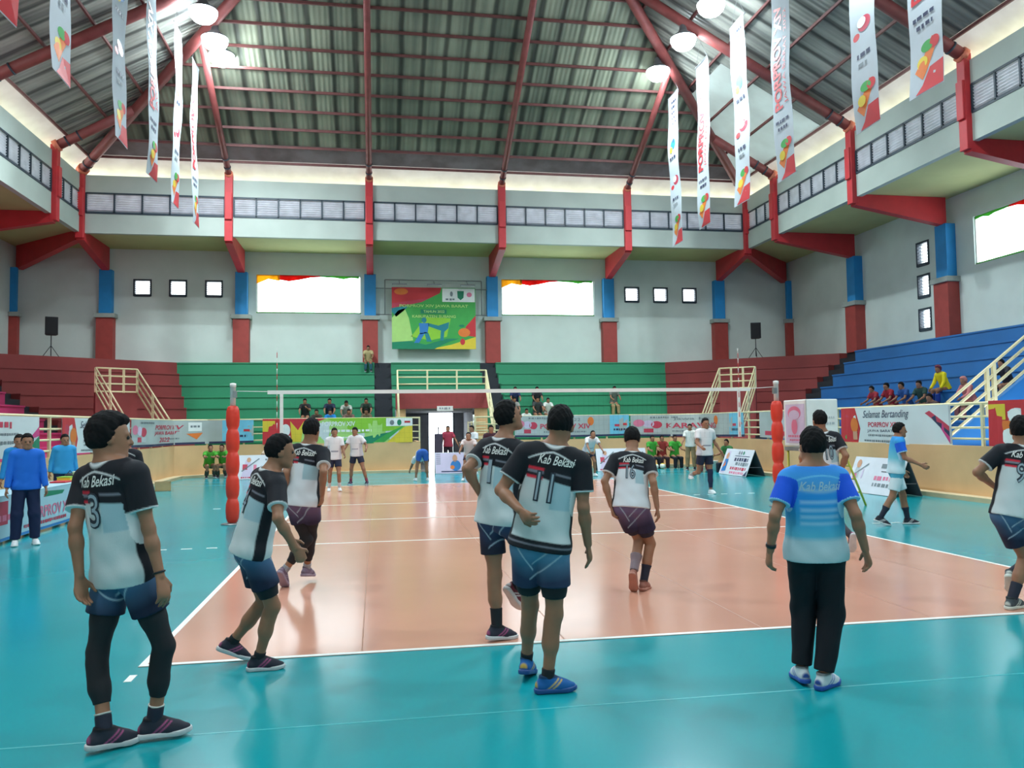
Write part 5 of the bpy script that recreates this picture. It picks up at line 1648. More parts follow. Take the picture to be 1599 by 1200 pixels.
    def legwear(B, P, top=.10, frac=.55, loose=.022, leg=0.0, taper=0.0):
        """shorts (frac of the thigh) or trousers (frac > 1: down to the ankle)"""
        J, s = B.J, B.s
        w = P - B.J['pel'].astype(F32); h = w @ B.U.astype(F32)
        d = B.torso(P, loose * .45)
        d = np.maximum(d, h - F32(top * s))
        d = np.maximum(d, -(h + F32(.22 * s)))
        for sd in 'LR':
            hp_, kn, an = J['hip' + sd], J['kn' + sd], J['an' + sd]
            ax = nrm(kn - hp_)
            if frac <= 1.0:
                e = lerp(hp_, kn, frac)
                a = cone(P, hp_, lerp(hp_, kn, frac + .1), (.084 * (.5 + .5 * B.w) + loose * .5) * s, (.072 * B.lb + loose + leg) * s)
                a = np.maximum(a, (P - e.astype(F32)) @ ax.astype(F32))
            else:
                a = cone(P, hp_, kn, (.086 * (.5 + .5 * B.w) + loose * .6) * s, (.062 + loose) * s)
                a = smin(a, cone(P, kn, an, (.064 + loose) * s, (.048 + loose - taper) * s), .03 * s)
                ax2 = nrm(an - kn); a = np.maximum(a, (P - lerp(kn, an, frac - 1.0).astype(F32)) @ ax2.astype(F32))
                pa_ = (P @ ax2.astype(F32)) / s; pr_ = (P @ B.R.astype(F32)) / s
                a = a + F32(.0025 * s) * np.sin(pa_ * 31 + pr_ * 24 + np.sin(pa_ * 13)) * np.sin(pr_ * 40 + pa_ * 9)
            w2 = P - J['hip' + sd].astype(F32)
            k = (.05 * np.exp(-np.einsum('ij,ij->i', w2, w2) / (.15 * s) ** 2) + .003) * s
            d = smin(d, a, k)
        return np.maximum(d, h - F32(top * s))
    def hose(B, P, sd, f0, f1, g=.006):
        """tight cloth on one leg between f0 and f1 (0 hip, 1 knee, 2 ankle)"""
        J = B.J; h, k, a = J['hip' + sd], J['kn' + sd], J['an' + sd]
        d = B.leg(P, sd, g)
        def at(f): return (lerp(h, k, f), nrm(k - h)) if f <= 1 else (lerp(k, a, f - 1), nrm(a - k))
        p, ax = at(f0); d = np.maximum(d, -((P - p.astype(F32)) @ ax.astype(F32)))
        p, ax = at(f1); d = np.maximum(d, (P - p.astype(F32)) @ ax.astype(F32))
        return d
    def shoe(B, P, sd, sole=False):
        D, Up, S = B.foot[sd]; s = B.s; o = B.J['an' + sd] - Up * .085 * s
        g = lambda f, u, x=0: o + (D * f + Up * u + S * x) * s
        hgt = (P - o.astype(F32)) @ Up.astype(F32)
        if sole:
            d = cone(P, g(-.050, .018), g(.115, .018), .040 * s, .046 * s)
            d = smin(d, cone(P, g(.115, .018), g(.160, .018), .043 * s, .032 * s), .03 * s)
            f = (P - o.astype(F32)) @ D.astype(F32)
            lift = F32(.012 * s) * np.clip((f / s - .12) / .07, 0, 1) ** 2
            return np.maximum(np.maximum(d, hgt - F32(.030 * s) - lift * .6), -(hgt - lift))
        d = cone(P, g(-.045, .044), g(.10, .034), .037 * s, .040 * s)
        d = smin(d, cone(P, g(.09, .030), g(.155, .024), .040 * s, .029 * s), .03 * s)
        d = smin(d, cone(P, g(-.016, .100), g(.045, .056), .039 * s, .038 * s), .03 * s)
        d = smin(d, cone(P, g(.01, .088), g(.075, .052), .026 * s, .028 * s), .02 * s)
        d = np.maximum(d, hgt - F32(.108 * s))
        return np.maximum(d, -(hgt - F32(.018 * s)))
    def shoe_dye(B, V, sd, base, acc):
        D, Up, S = B.foot[sd]; s = B.s; o = B.J['an' + sd] - Up * .085 * s
        f, u, x = ((V - o) @ D) / s, ((V - o) @ Up) / s, ((V - o) @ S) / s
        c = np.tile(LC(*base), (len(V), 1)).astype(F32)
        a = LC(*acc)
        sidew = .022 - np.abs(x)
        c = lay(c, a, np.abs((f - .02) - (u - .05) * 1.2) - .006, sidew, .028 - u, w=.007)
        c = lay(c, a, np.abs((f - .05) - (u - .05) * 1.2) - .006, sidew, .028 - u, w=.007)
        c = lay(c, a * .7, f + .072, np.abs(u - .06) - .022, w=.01)
        c = lay(c, LC(*[v * .55 for v in base]), .092 - u, w=.008)
        return c
    def laces(B, sd, org):
        D, Up, S = B.foot[sd]; s = B.s; o = B.J['an' + sd] - Up * .085 * s - org
        mb = MB()
        for k in range(4):
            f = .050 + .018 * k; u = .088 - .0125 * k
            pts = [o + (D * (f + .004 * i * i) + Up * (u - .0035 * i * i) + S * (.013 * i)) * s for i in (-1.6, -.8, 0, .8, 1.6)]
            mb.tube([tuple(p) for p in pts], .0032 * s, 6)
        return mb
    def bounds(B, *keys, pad=.15):
        pts = np.array([B.J[k] for k in keys]); return pts.min(0) - pad * B.s, pts.max(0) + pad * B.s

JOINTS = ['pel', 'neck', 'head', 'shL', 'shR', 'elL', 'elR', 'wrL', 'wrR', 'hipL', 'hipR', 'knL', 'knR', 'anL', 'anR']

# ---- dyes: functions (body, vertex positions) -> linear colours
def dye_plain(c):
    c = LC(*c)
    return lambda B, V, sl=None: np.tile(c, (len(V), 1)).astype(F32)
def lay(c, col, *sd, w=.0075):
    """print colour where every signed distance (metres, inside < 0) is negative, with an even edge"""
    m = np.clip(.5 - np.maximum.reduce([np.asarray(d, float) for d in sd]) / w, 0, 1)[:, None].astype(F32)
    return c * (1 - m) + col * m
def dye_kab(band=False, tone=0):
    def fn(B, V, sl):
        x, y, h = B.tc(V); q = B.L / B.s
        z = h * q
        blk = LC(24, 26, 34); wht = LC(*((196, 206, 208) if tone == 0 else (214, 218, 224))); red = LC(206, 44, 62); cy = LC(162, 190, 200); trim = LC(218, 220, 222); gr = LC(120, 122, 134)
        c = np.tile(wht, (len(V), 1)).astype(F32)
        bk = y + .0
        c = lay(c, cy, .03 - x, (.36 - h) * q, bk)
        hb = (.67 - .28 * np.clip(x + .03, 0, .2)) * q
        up = hb - z
        c = lay(c, blk, np.abs(x) * -1 + .118, -.055 - y, y - .03)
        c = lay(c, blk, up)
        lf = np.abs(x + .09) - .052
        for zc, hw, col in ((.67, .016, red), (.73, .015, gr), (.762, .015, red)):
            c = lay(c, col, lf, np.abs(z - zc * q) - hw * q, bk)
        c = lay(c, trim, np.abs(z - (.955 - 2.6 * x * x - .30 * np.abs(x)) * q) - .0045, np.abs(x) - .155)
        c = lay(c, gr, np.abs(z - (.735 - .22 * (x - .03)) * q) - .006, .03 - x, x - .15, bk)
        if band:
            c = lay(c, blk, z - .012)
            c = lay(c, gr, np.abs(z + .018) - .005, bk)
        arm = sl_mask(B, V)
        for sd in 'LR':
            m, t = arm[sd]
            L_ = np.linalg.norm(B.J['el' + sd] - B.J['sh' + sd]) / B.s
            c[m] = lay(lay(c[m], blk, np.full(m.sum(), -1.0)), trim, (B.sleeve - .030 - t[m]) * L_, w=.006)
        nk = np.linalg.norm(np.cross(V - B.J['neck'], B.U), axis=1) / B.s
        c = lay(c, trim, nk - .088, (.96 - h) * q)
        c = lay(c, blk, nk - .078, (.96 - h) * q)
        return c
    return fn
def sl_mask(B, V):
    out = {}
    for sd in 'LR':
        sh, el = B.J['sh' + sd] - B.U * .018 * B.s, B.J['el' + sd]
        ba = el - sh; t = ((V - sh) @ ba) / (ba @ ba)
        dist = np.linalg.norm(V - sh - np.clip(t, 0, 1)[:, None] * ba, axis=1) / B.s
        x = (V - B.J['pel']) @ B.R / B.s * (1 if sd == 'R' else -1)
        out[sd] = ((dist < .092) & (x > .150 - .10 * np.clip(t, 0, 1)) & (t > .02), t)
    return out
def dye_coach(B, V, sl):
    x, y, h = B.tc(V)
    stops = [(-.2, (176, 198, 204)), (.10, (172, 200, 210)), (.17, (84, 176, 206)), (.45, (40, 150, 208)), (.68, (36, 140, 220)), (.80, (86, 168, 226)), (.93, (60, 150, 226)), (1.2, (24, 110, 220))]
    hs = np.array([a for a, _ in stops]); cs = np.array([LC(*b) for _, b in stops])
    c = np.stack([np.interp(h, hs, cs[:, i]) for i in range(3)], 1).astype(F32)
    pale = LC(190, 222, 236)
    for hh, wd in ((.60, .012), (.50, .013), (.415, .012), (.33, .010)):
        c = c * .42 + lay(c, pale, np.abs(h - hh) * B.L / B.s - wd * .55, np.abs(x + .01) - .12, w=.026) * .58
    c = lay(c, LC(120, 200, 240), np.abs(h - (.93 - 2.6 * x * x)) * B.L / B.s - .004, np.abs(x) - .15)
    c = c * .5 + lay(c, pale, np.abs(h - (.735 + 1.6 * x * x)) * B.L / B.s - .010, np.abs(x) - .13, w=.02) * .5
    arm = sl_mask(B, V)
    for sd in 'LR':
        m, t = arm[sd]; c[m] = LC(20, 84, 214); c[m & (t > B.sleeve - .035)] = LC(150, 208, 240)
    nk = np.linalg.norm(np.cross(V - B.J['neck'], B.U), axis=1) / B.s
    c[(nk < .086) & (h > .97)] = LC(30, 90, 200)
    return c
def dye_cyanwalk(B, V, sl):
    x, y, h = B.tc(V)
    stops = [(-.2, (200, 226, 234)), (.15, (190, 222, 234)), (.35, (110, 196, 216)), (.7, (60, 162, 214)), (1.1, (40, 140, 220))]
    hs = np.array([a for a, _ in stops]); cs = np.array([LC(*b) for _, b in stops])
    c = np.stack([np.interp(h, hs, cs[:, i]) for i in range(3)], 1).astype(F32)
    arm = sl_mask(B, V)
    for sd in 'LR':
        m, t = arm[sd]; c[m] = LC(24, 96, 220); c[m & (t > B.sleeve - .06)] = LC(170, 214, 240)
    return c
def dye_kabshorts(base, dark):
    def fn(B, V, sl=None):
        x, y, h = B.tc(V)
        z = (V - B.J['pel']) @ B.U / B.s
        c = np.tile(LC(*base), (len(V), 1)).astype(F32)
        k = np.clip((-z - .10) / .16 + np.clip(np.abs(x) - .05, 0, 1) * 2, 0, 1)[:, None].astype(F32)
        c = c * (1 - k) + LC(*dark) * k
        st = LC(170, 186, 200)
        for o in (.06, .15):
            c = lay(c, st, np.abs((z + .06) - 1.15 * (x - o)) - .0055, -.02 - x)
        c = lay(c, st, np.abs((z + .10) + 1.15 * (x + .09)) - .0055, x + .01)
        c[z > .055] = LC(*dark)
        return c
    return fn
def dye_whiteteam(B, V, sl):
    x, y, h = B.tc(V)
    c = np.tile(LC(226, 222, 224), (len(V), 1)).astype(F32)
    c[(np.abs(h - .30) < .03) & (np.abs(x) < .10) & (y > 0)] = LC(150, 148, 160)
    c[(np.abs(x) > .125) & (h < .6)] = LC(196, 194, 202)
    arm = sl_mask(B, V)
    for sd in 'LR':
        m, t = arm[sd]; c[m & (t > B.sleeve - .1)] = LC(206, 204, 210)
    return c

def person(spec):
    """spec: joints, size, clothes; one Empty with the body and what it wears"""
    s = spec['s']; J = dict(spec['J'])
    B = Body(J, s, spec.get('build', 1.0))
    B.lb, B.ab = spec.get('legb', 1.0), spec.get('armb', 1.0)
    B.curl = {'L': spec.get('curlL', .5), 'R': spec.get('curlR', .5)}
    B.bare = {sd: spec.get('shoe' + sd, spec.get('shoes')) is None for sd in 'LR'}
    h = spec.get('h', .012)
    zmin = min(J['anL'][2], J['anR'][2])
    org = np.array([J['pel'][0], J['pel'][1], spec.get('base', zmin - .085 * s)])
    t = thing('person', spec['label'], 'person', tuple(org), group=spec.get('group'))
    allk = JOINTS
    lo, hi = B.bounds(*allk, pad=.24)
    V, Q = surface_net(B.body, lo, hi, h)
    net_obj('body', V, Q, m_skin(spec.get('skin', 'a')), t, org)
    if spec.get('hair', 'short'):
        lo, hi = B.bounds('head', pad=.19)
        V, Q = surface_net(lambda P: B.hairf(P, spec.get('hair', 'short')), lo, hi, max(h * .8, .006))
        net_obj('hair', V, Q, spec.get('hairmat') or m_hair, t, org)
    if h <= .0125:
        for x in (-.032, .032):
            p = B.hp(x, .0845, .003) - org
            MB().lathe((0, 0, 0), [(.001, -.011 * s), (.008 * s, -.008 * s), (.011 * s, 0), (.008 * s, .008 * s), (.001, .011 * s)], 8).build('eye', mat('dark eye', (40, 32, 30), .3), t, loc=tuple(p))
    sh = spec.get('shirt')
    if sh:
        hem, sleeve, loose = sh.get('hem', .07), sh.get('sleeve', .66), sh.get('loose', .016)
        B.sleeve = sleeve
        fn = lambda P: B.shirtf(P, hem, sleeve, loose)
        lo, hi = B.bounds('pel', 'neck', 'shL', 'shR', 'elL', 'elR', *(('wrL', 'wrR') if sleeve > 1 else ()), pad=.26)
        V, Q = surface_net(fn, lo, hi, h)
        so = net_obj('shirt', V, Q, m_dye, t, org, sh['dye'](B, V, None))
        for dc in spec.get('prints', ()):
            decal(B, V, Q, so, org, **dc)
    lw = spec.get('legs')
    if lw:
        fr = lw.get('frac', .55)
        fn = lambda P: B.legwear(P, lw.get('top', .035 - (sh or {}).get('hem', .07)), fr, lw.get('loose', .02), lw.get('flare', 0.0), lw.get('taper', 0.0))
        lo, hi = B.bounds('pel', 'hipL', 'hipR', 'knL', 'knR', *(('anL', 'anR') if fr > 1 else ()), pad=.24)
        V, Q = surface_net(fn, lo, hi, h)
        net_obj('shorts' if fr <= 1 else 'trousers', V, Q, m_dye, t, org, lw['dye'](B, V, None))
    for nm, sides, f0, f1, c, g in spec.get('hose', ()):
        for sd in sides:
            lo, hi = B.bounds('hip' + sd, 'kn' + sd, 'an' + sd, pad=.18)
            V, Q = surface_net(lambda P: B.hose(P, sd, f0, f1, g), lo, hi, h)
            net_obj(nm, V, Q, mat('cloth %d %d %d' % c, c, .8, .05, 20), t, org)
    for sd in 'LR':
        shp = spec.get('shoe' + sd, spec.get('shoes'))
        if not shp: continue
        lo, hi = B.bounds('an' + sd, pad=.32)
        V, Q = surface_net(lambda P: B.shoe(P, sd), lo, hi, max(h * .85, .006))
        so = net_obj('shoe', V, Q, m_dye, t, org, B.shoe_dye(V, sd, shp[0], shp[2] if len(shp) > 2 else shp[1]))
        if h < .0125: B.laces(sd, org).build('laces', mat('lace cord', (150, 152, 158), .7), so)
        V, Q = surface_net(lambda P: B.shoe(P, sd, True), lo, hi, max(h * .7, .005))
        net_obj('sole', V, Q, mat('shoe %d %d %d' % shp[1], shp[1], .5, .06, 14), so, V3(0, 0, 0) + org)
    return t, B, org

def decal(B, V, Q, parent, org, txt, x, hgt, w, size, col, back=True, layer=1, **kw):
    """print lying on the shirt: lettering laid over the back (or front) of the cloth"""
    tree = BVHTree.FromPolygons([Vector(v) for v in (V - org)], [tuple(q) for q in Q])
    sg = -1 if back else 1
    TV_, TF = fit_text(txt, w, size, **kw)
    bm = bmesh.new()
    vs = [bm.verts.new((a, b, 0)) for a, b in TV_]
    for f in TF:
        try: bm.faces.new([vs[i] for i in f])
        except ValueError: pass
    n = max(int(w / .03), 2)
    for i in range(1, n):
        u = -w / 2 + w * i / n
        bmesh.ops.bisect_plane(bm, geom=bm.verts[:] + bm.edges[:] + bm.faces[:], plane_co=(u, 0, 0), plane_no=(1, 0, 0), dist=1e-5)
    for i in range(1, 4):
        u = -size / 2 + size * i / 4
        bmesh.ops.bisect_plane(bm, geom=bm.verts[:] + bm.edges[:] + bm.faces[:], plane_co=(0, u, 0), plane_no=(0, 1, 0), dist=1e-5)
    F_ = Vector(B.F * -sg)
    for v in bm.verts:
        a, b = v.co.x, v.co.y
        p = B.J['pel'] - org + B.R * (x + a * (1 if back else -1)) * B.s + B.U * (hgt * B.L + b * B.s) + B.F * sg * .5
        hit = tree.ray_cast(Vector(p), F_)
        q = hit[0] if hit[0] is not None else Vector(p) + F_ * .39
        v.co = q - F_ * (.003 + .0025 * layer)
    me = bpy.data.meshes.new('print'); bm.to_mesh(me); bm.free()
    me.materials.append(mat('print %d %d %d' % col, col, .6, .03))
    o = bpy.data.objects.new('lettering' if not txt.strip().isdigit() else 'number', me); COL.objects.link(o); o.parent = parent
    return o

# ---- poses by joint angle (degrees), for everyone farther off
def fk(pos, facing, s, lean=4, side=0, hipz=None, th=(0, 0), kn=(4, 4), ab=(4, 4), ua=(4, 4), ual=(10, 10), el=(14, 14), fin=(0, 0),
       head=(0, 0), twist=0, foot=(0, 0), seat=None, chesttwist=0):
    """pos: (x, y, z of the ground or tread); facing: degrees, 0 = away along +y, 90 = to the left (-x); th/kn/ab: thigh forward, knee, spread (L, R)"""
    r = math.radians
    def rotz(v, a): c, q = math.cos(a), math.sin(a); return V3(v[0] * c - v[1] * q, v[0] * q + v[1] * c, v[2])
    L = dict(th=.42, sh=.40, up=.285, fo=.25, tor=.53)
    J = {}
    pel = V3(0, 0, 0)
    up = V3(math.sin(r(side)), math.sin(r(lean)) * math.cos(r(side)), math.cos(r(lean)) * math.cos(r(side)))
    up = nrm(up); Rr = rotz(V3(1, 0, 0), r(chesttwist)); Rr = nrm(Rr - up * (Rr @ up)); Fw = np.cross(up, Rr)
    J['pel'] = pel; J['neck'] = pel + up * L['tor']
    hy, hpz = r(head[0]), r(head[1])
    fdir = nrm(Fw * math.cos(hpz) + up * math.sin(hpz)); fdir = fdir * math.cos(hy) - Rr * math.sin(hy) * 1.0
    fl = nrm(fdir)
    if lean > 25: fl = nrm(fl + V3(0, 0, .5))
    J['face'] = fl
    J['head'] = J['neck'] + (up * .6 + V3(0, 0, .4)) * .13 + fl * .035
    for i, sd in enumerate('LR'):
        sg = -1 if sd == 'L' else 1
        J['sh' + sd] = J['neck'] + Rr * sg * .175 - up * .055
        a, b = r(ua[i]), r(ual[i])
        d = nrm(-V3(0, 0, 1) * math.cos(a) * math.cos(b) + V3(0, 1, 0) * math.sin(a) * math.cos(b) + Rr * sg * math.sin(b))
        J['el' + sd] = J['sh' + sd] + d * L['up']
        f_ = r(fin[i])
        n2 = nrm(V3(0, 1, 0) * math.cos(f_) - Rr * sg * math.sin(f_)); n2 = nrm(n2 - d * (n2 @ d))
        e = r(el[i]); d2 = nrm(d * math.cos(e) + n2 * math.sin(e))
        J['wr' + sd] = J['el' + sd] + d2 * L['fo']
        J['hip' + sd] = pel + V3(sg * .088, 0, -.05)
        a, b = r(th[i]), r(ab[i])
        d = nrm(V3(sg * math.sin(b), math.sin(a) * math.cos(b), -math.cos(a) * math.cos(b)))
        J['kn' + sd] = J['hip' + sd] + d * L['th']
        k = a - r(kn[i]); d2 = nrm(V3(sg * math.sin(b) * .6, math.sin(k), -math.cos(k)))
        J['an' + sd] = J['kn' + sd] + d2 * L['sh']
        p = r(foot[i]); J['toe' + sd] = V3(sg * .12, math.cos(p), -math.sin(p))
    for k in list(J):
        J[k] = rotz(J[k], r(facing))
    pts = [k for k in J if not k.startswith('toe') and k != 'face']
    for k in pts: J[k] = J[k] * s
    low = min(J['anL'][2] - .085 * s - max(0, math.sin(r(foot[0]))) * .12 * s, J['anR'][2] - .085 * s - max(0, math.sin(r(foot[1]))) * .12 * s)
    dz = pos[2] - low if seat is None else seat + .10 * s - 0.0
    for k in pts: J[k] = J[k] + V3(pos[0], pos[1], dz)
    return J
# ------------------------------------------------------------------ the players near the camera: joint positions in metres
FG = {
    'three': (1.047, {'pel': (-4.172, -1.485, 0.986), 'neck': (-4.251, -1.522, 1.545), 'head': (-4.249, -1.498, 1.691), 'face': (0.947, 0.314, -0.070), 'shL': (-4.400, -1.419, 1.472), 'hipL': (-4.247, -1.433, 0.934), 'anL': (-4.239, -1.582, 0.105), 'knL': (-4.314, -1.469, 0.501), 'elL': (-4.414, -1.545, 1.202), 'wrL': (-4.377, -1.576, 0.941), 'toeL': (0.843, 0.534, -0.070), 'shR': (-4.085, -1.618, 1.503), 'hipR': (-4.096, -1.538, 0.934), 'anR': (-4.011, -1.476, 0.105), 'knR': (-3.955, -1.501, 0.519), 'elR': (-4.009, -1.633, 1.192), 'wrR': (-3.941, -1.660, 0.937), 'toeR': (0.977, 0.214, 0.000)}),
    'four': (0.974, {'pel': (-3.660, -0.278, 0.893), 'neck': (-3.530, -0.298, 1.414), 'head': (-3.459, -0.288, 1.560), 'face': (0.984, 0.145, -0.105), 'shL': (-3.620, -0.143, 1.387), 'hipL': (-3.690, -0.198, 0.844), 'anL': (-3.836, -0.057, 0.156), 'knL': (-3.594, -0.125, 0.453), 'elL': (-3.550, -0.095, 1.122), 'wrL': (-3.419, -0.110, 0.907), 'toeL': (0.874, 0.240, -0.423), 'shR': (-3.466, -0.449, 1.337), 'hipR': (-3.630, -0.359, 0.844), 'anR': (-3.617, -0.260, 0.083), 'knR': (-3.514, -0.305, 0.456), 'elR': (-3.443, -0.615, 1.115), 'wrR': (-3.333, -0.564, 0.904), 'toeR': (0.996, 0.094, 0.000)}),
    'walk': (1.045, {'pel': (-3.560, 2.623, 0.977), 'neck': (-3.501, 2.648, 1.533), 'head': (-3.469, 2.666, 1.699), 'face': (0.413, 0.900, -0.139), 'shL': (-3.679, 2.715, 1.491), 'hipL': (-3.647, 2.654, 0.925), 'anL': (-3.775, 2.759, 0.178), 'knL': (-3.528, 2.754, 0.515), 'elL': (-3.733, 2.554, 1.247), 'wrL': (-3.756, 2.643, 1.002), 'toeL': (0.216, 0.605, -0.766), 'shR': (-3.335, 2.576, 1.461), 'hipR': (-3.473, 2.592, 0.925), 'anR': (-3.551, 2.995, 0.162), 'knR': (-3.492, 2.814, 0.541), 'elR': (-3.327, 2.355, 1.262), 'wrR': (-3.348, 2.465, 1.026), 'toeR': (0.363, 0.915, -0.174)}),
    'left11': (1.05, {'pel': (-1.806, 0.114, 1.016), 'neck': (-1.764, 0.097, 1.609), 'head': (-1.712, 0.110, 1.800), 'face': (0.897, 0.369, 0.242), 'shL': (-1.893, 0.237, 1.564), 'hipL': (-1.859, 0.189, 0.964), 'anL': (-1.829, 0.139, 0.105), 'knL': (-1.838, 0.163, 0.524), 'elL': (-2.066, 0.071, 1.385), 'wrL': (-1.947, 0.174, 1.175), 'toeL': (0.932, 0.346, -0.105), 'shR': (-1.643, -0.039, 1.538), 'hipR': (-1.752, 0.038, 0.964), 'anR': (-1.633, 0.443, 0.357), 'knR': (-1.479, 0.185, 0.651), 'elR': (-1.552, 0.128, 1.308), 'wrR': (-1.516, 0.220, 1.064), 'toeR': (0.490, 0.416, -0.766)}),
    'eleven': (1.03, {'pel': (-1.733, -1.175, 0.990), 'neck': (-1.635, -1.222, 1.583), 'head': (-1.592, -1.211, 1.727), 'face': (0.368, 0.928, -0.052), 'shL': (-1.819, -1.170, 1.559), 'hipL': (-1.817, -1.141, 0.938), 'anL': (-1.774, -0.854, 0.124), 'knL': (-1.768, -0.990, 0.524), 'elL': (-1.984, -1.165, 1.310), 'wrL': (-1.898, -1.382, 1.202), 'toeL': (0.404, 0.882, -0.242), 'shR': (-1.470, -1.264, 1.494), 'hipR': (-1.648, -1.208, 0.938), 'anR': (-1.693, -1.160, 0.091), 'knR': (-1.645, -1.176, 0.503), 'elR': (-1.469, -1.296, 1.196), 'wrR': (-1.425, -1.226, 0.952), 'toeR': (0.999, 0.041, 0.000)}),
    'fifteen': (0.99, {'pel': (-0.175, 1.734, 0.905), 'neck': (-0.113, 1.849, 1.404), 'head': (-0.081, 1.935, 1.564), 'face': (0.229, 0.877, -0.423), 'shL': (-0.290, 1.878, 1.363), 'hipL': (-0.261, 1.749, 0.856), 'anL': (-0.187, 1.662, 0.188), 'knL': (-0.054, 1.851, 0.510), 'elL': (-0.433, 1.801, 1.132), 'wrL': (-0.381, 1.760, 0.882), 'toeL': (0.221, 0.482, -0.848), 'shR': (0.052, 1.795, 1.339), 'hipR': (-0.089, 1.720, 0.856), 'anR': (-0.052, 1.742, 0.089), 'knR': (0.047, 1.791, 0.469), 'elR': (0.033, 1.620, 1.119), 'wrR': (0.056, 1.585, 0.873), 'toeR': (0.567, 0.821, -0.070)}),
    'coach': (0.965, {'pel': (0.060, -1.421, 0.911), 'neck': (0.050, -1.446, 1.419), 'head': (0.053, -1.434, 1.566), 'face': (0.098, 0.994, -0.052), 'shL': (-0.119, -1.420, 1.364), 'hipL': (-0.022, -1.400, 0.863), 'anL': (-0.007, -1.321, 0.096), 'knL': (0.039, -1.288, 0.478), 'elL': (-0.241, -1.466, 1.122), 'wrL': (-0.245, -1.398, 0.891), 'toeL': (0.167, 0.984, -0.070), 'shR': (0.221, -1.466, 1.369), 'hipR': (0.142, -1.443, 0.863), 'anR': (0.071, -1.452, 0.085), 'knR': (0.160, -1.418, 0.459), 'elR': (0.243, -1.600, 1.129), 'wrR': (0.321, -1.570, 0.902), 'toeR': (0.863, 0.506, 0.000)}),
    'ten': (1.03, {'pel': (2.969, 3.299, 0.980), 'neck': (2.926, 3.297, 1.570), 'head': (2.906, 3.313, 1.736), 'face': (-0.006, 1.000, 0.000), 'shL': (2.749, 3.315, 1.500), 'hipL': (2.884, 3.330, 0.929), 'anL': (2.959, 3.367, 0.091), 'knL': (2.952, 3.351, 0.502), 'elL': (2.598, 3.227, 1.264), 'wrL': (2.702, 3.329, 1.051), 'toeL': (0.253, 0.968, 0.000), 'shR': (3.112, 3.279, 1.526), 'hipR': (3.055, 3.269, 0.929), 'anR': (3.181, 3.106, 0.258), 'knR': (3.048, 3.398, 0.516), 'elR': (3.150, 3.122, 1.281), 'wrR': (3.126, 3.227, 1.047), 'toeR': (0.142, 0.398, -0.906)}),
    'edge': (1.02, {'pel': (2.962, 0.178, 0.887), 'neck': (3.086, 0.179, 1.456), 'head': (3.088, 0.202, 1.621), 'face': (0.568, 0.823, 0.000), 'shL': (2.918, 0.265, 1.435), 'hipL': (2.884, 0.223, 0.836), 'anL': (2.901, 0.185, 0.092), 'knL': (3.082, 0.207, 0.457), 'elL': (2.715, 0.320, 1.234), 'wrL': (2.926, 0.385, 1.106), 'toeL': (0.937, 0.348, 0.000), 'shR': (3.231, 0.093, 1.368), 'hipR': (3.040, 0.134, 0.836), 'anR': (3.016, 0.327, 0.286), 'knR': (3.326, 0.221, 0.529), 'elR': (3.087, -0.104, 1.210), 'wrR': (3.089, -0.088, 0.955), 'toeR': (0.497, 0.503, -0.707)}),
}
NAVY, BLK = (30, 34, 52), (22, 24, 30)
SH_DARK = ((44, 46, 58), (196, 198, 200), (170, 84, 128)); SH_BLUE = ((24, 92, 158), (30, 74, 136), (214, 180, 84)); SH_WHITE = ((222, 224, 226), (230, 230, 228)); SH_MAROON = ((92, 32, 44), (190, 186, 186))
SH_PURPLE = ((112, 92, 110), (150, 132, 150))
kabs = dye_kabshorts((72, 104, 138), (26, 34, 58)); kabp = dye_kabshorts((112, 92, 124), (44, 36, 60))
def name_print(h=.865, w=.235, x=.01, hh=.058):
    return [dict(txt='Kab Bekasi', x=x, hgt=h, w=w, size=hh, col=(226, 226, 222), shear=.35, bold=.012, layer=2)]
def num(t, w, x=-.01, h=.585, hh=.19):
    return [dict(txt=t, x=x, hgt=h, w=w, size=hh, col=(38, 48, 62), bold=.045, layer=1), dict(txt=t, x=x, hgt=h, w=w * .84, size=hh * .90, col=(148, 164, 176), bold=-.012, layer=2)]
def fgp(key, h, **kw):
    s, J = FG[key]
    return person(dict(s=s, J={a: np.array(v) for a, v in J.items()}, h=h, **kw))
def patch(t, name, m, pts):
    pass

# 1: number 3 at the left
t3, B3_, o3 = fgp('three', .0068, label='person in black and white jersey number 3 and black leggings, nearest at the left',
    hair='full', build=.95, legb=.86, armb=.90, shirt=dict(dye=dye_kab(), hem=.10, loose=.014), legs=dict(dye=kabs, frac=.52, loose=.026, flare=.01), prints=name_print() + num('3', .085),
    hose=[('leggings', 'LR', .3, 1.66, BLK, .007), ('sock', 'LR', 1.80, 2.0, NAVY, .006), ('sock_band', 'LR', 1.775, 1.80, (190, 192, 186), .007)], shoes=SH_DARK)
MB().tube([tuple(B3_.J['wrR'] - o3 + (B3_.J['elR'] - B3_.J['wrR']) * .06), tuple(B3_.J['wrR'] - o3 + (B3_.J['elR'] - B3_.J['wrR']) * .10)], .033, 14).build('wristband', mat('black band', (24, 24, 28)), t3)
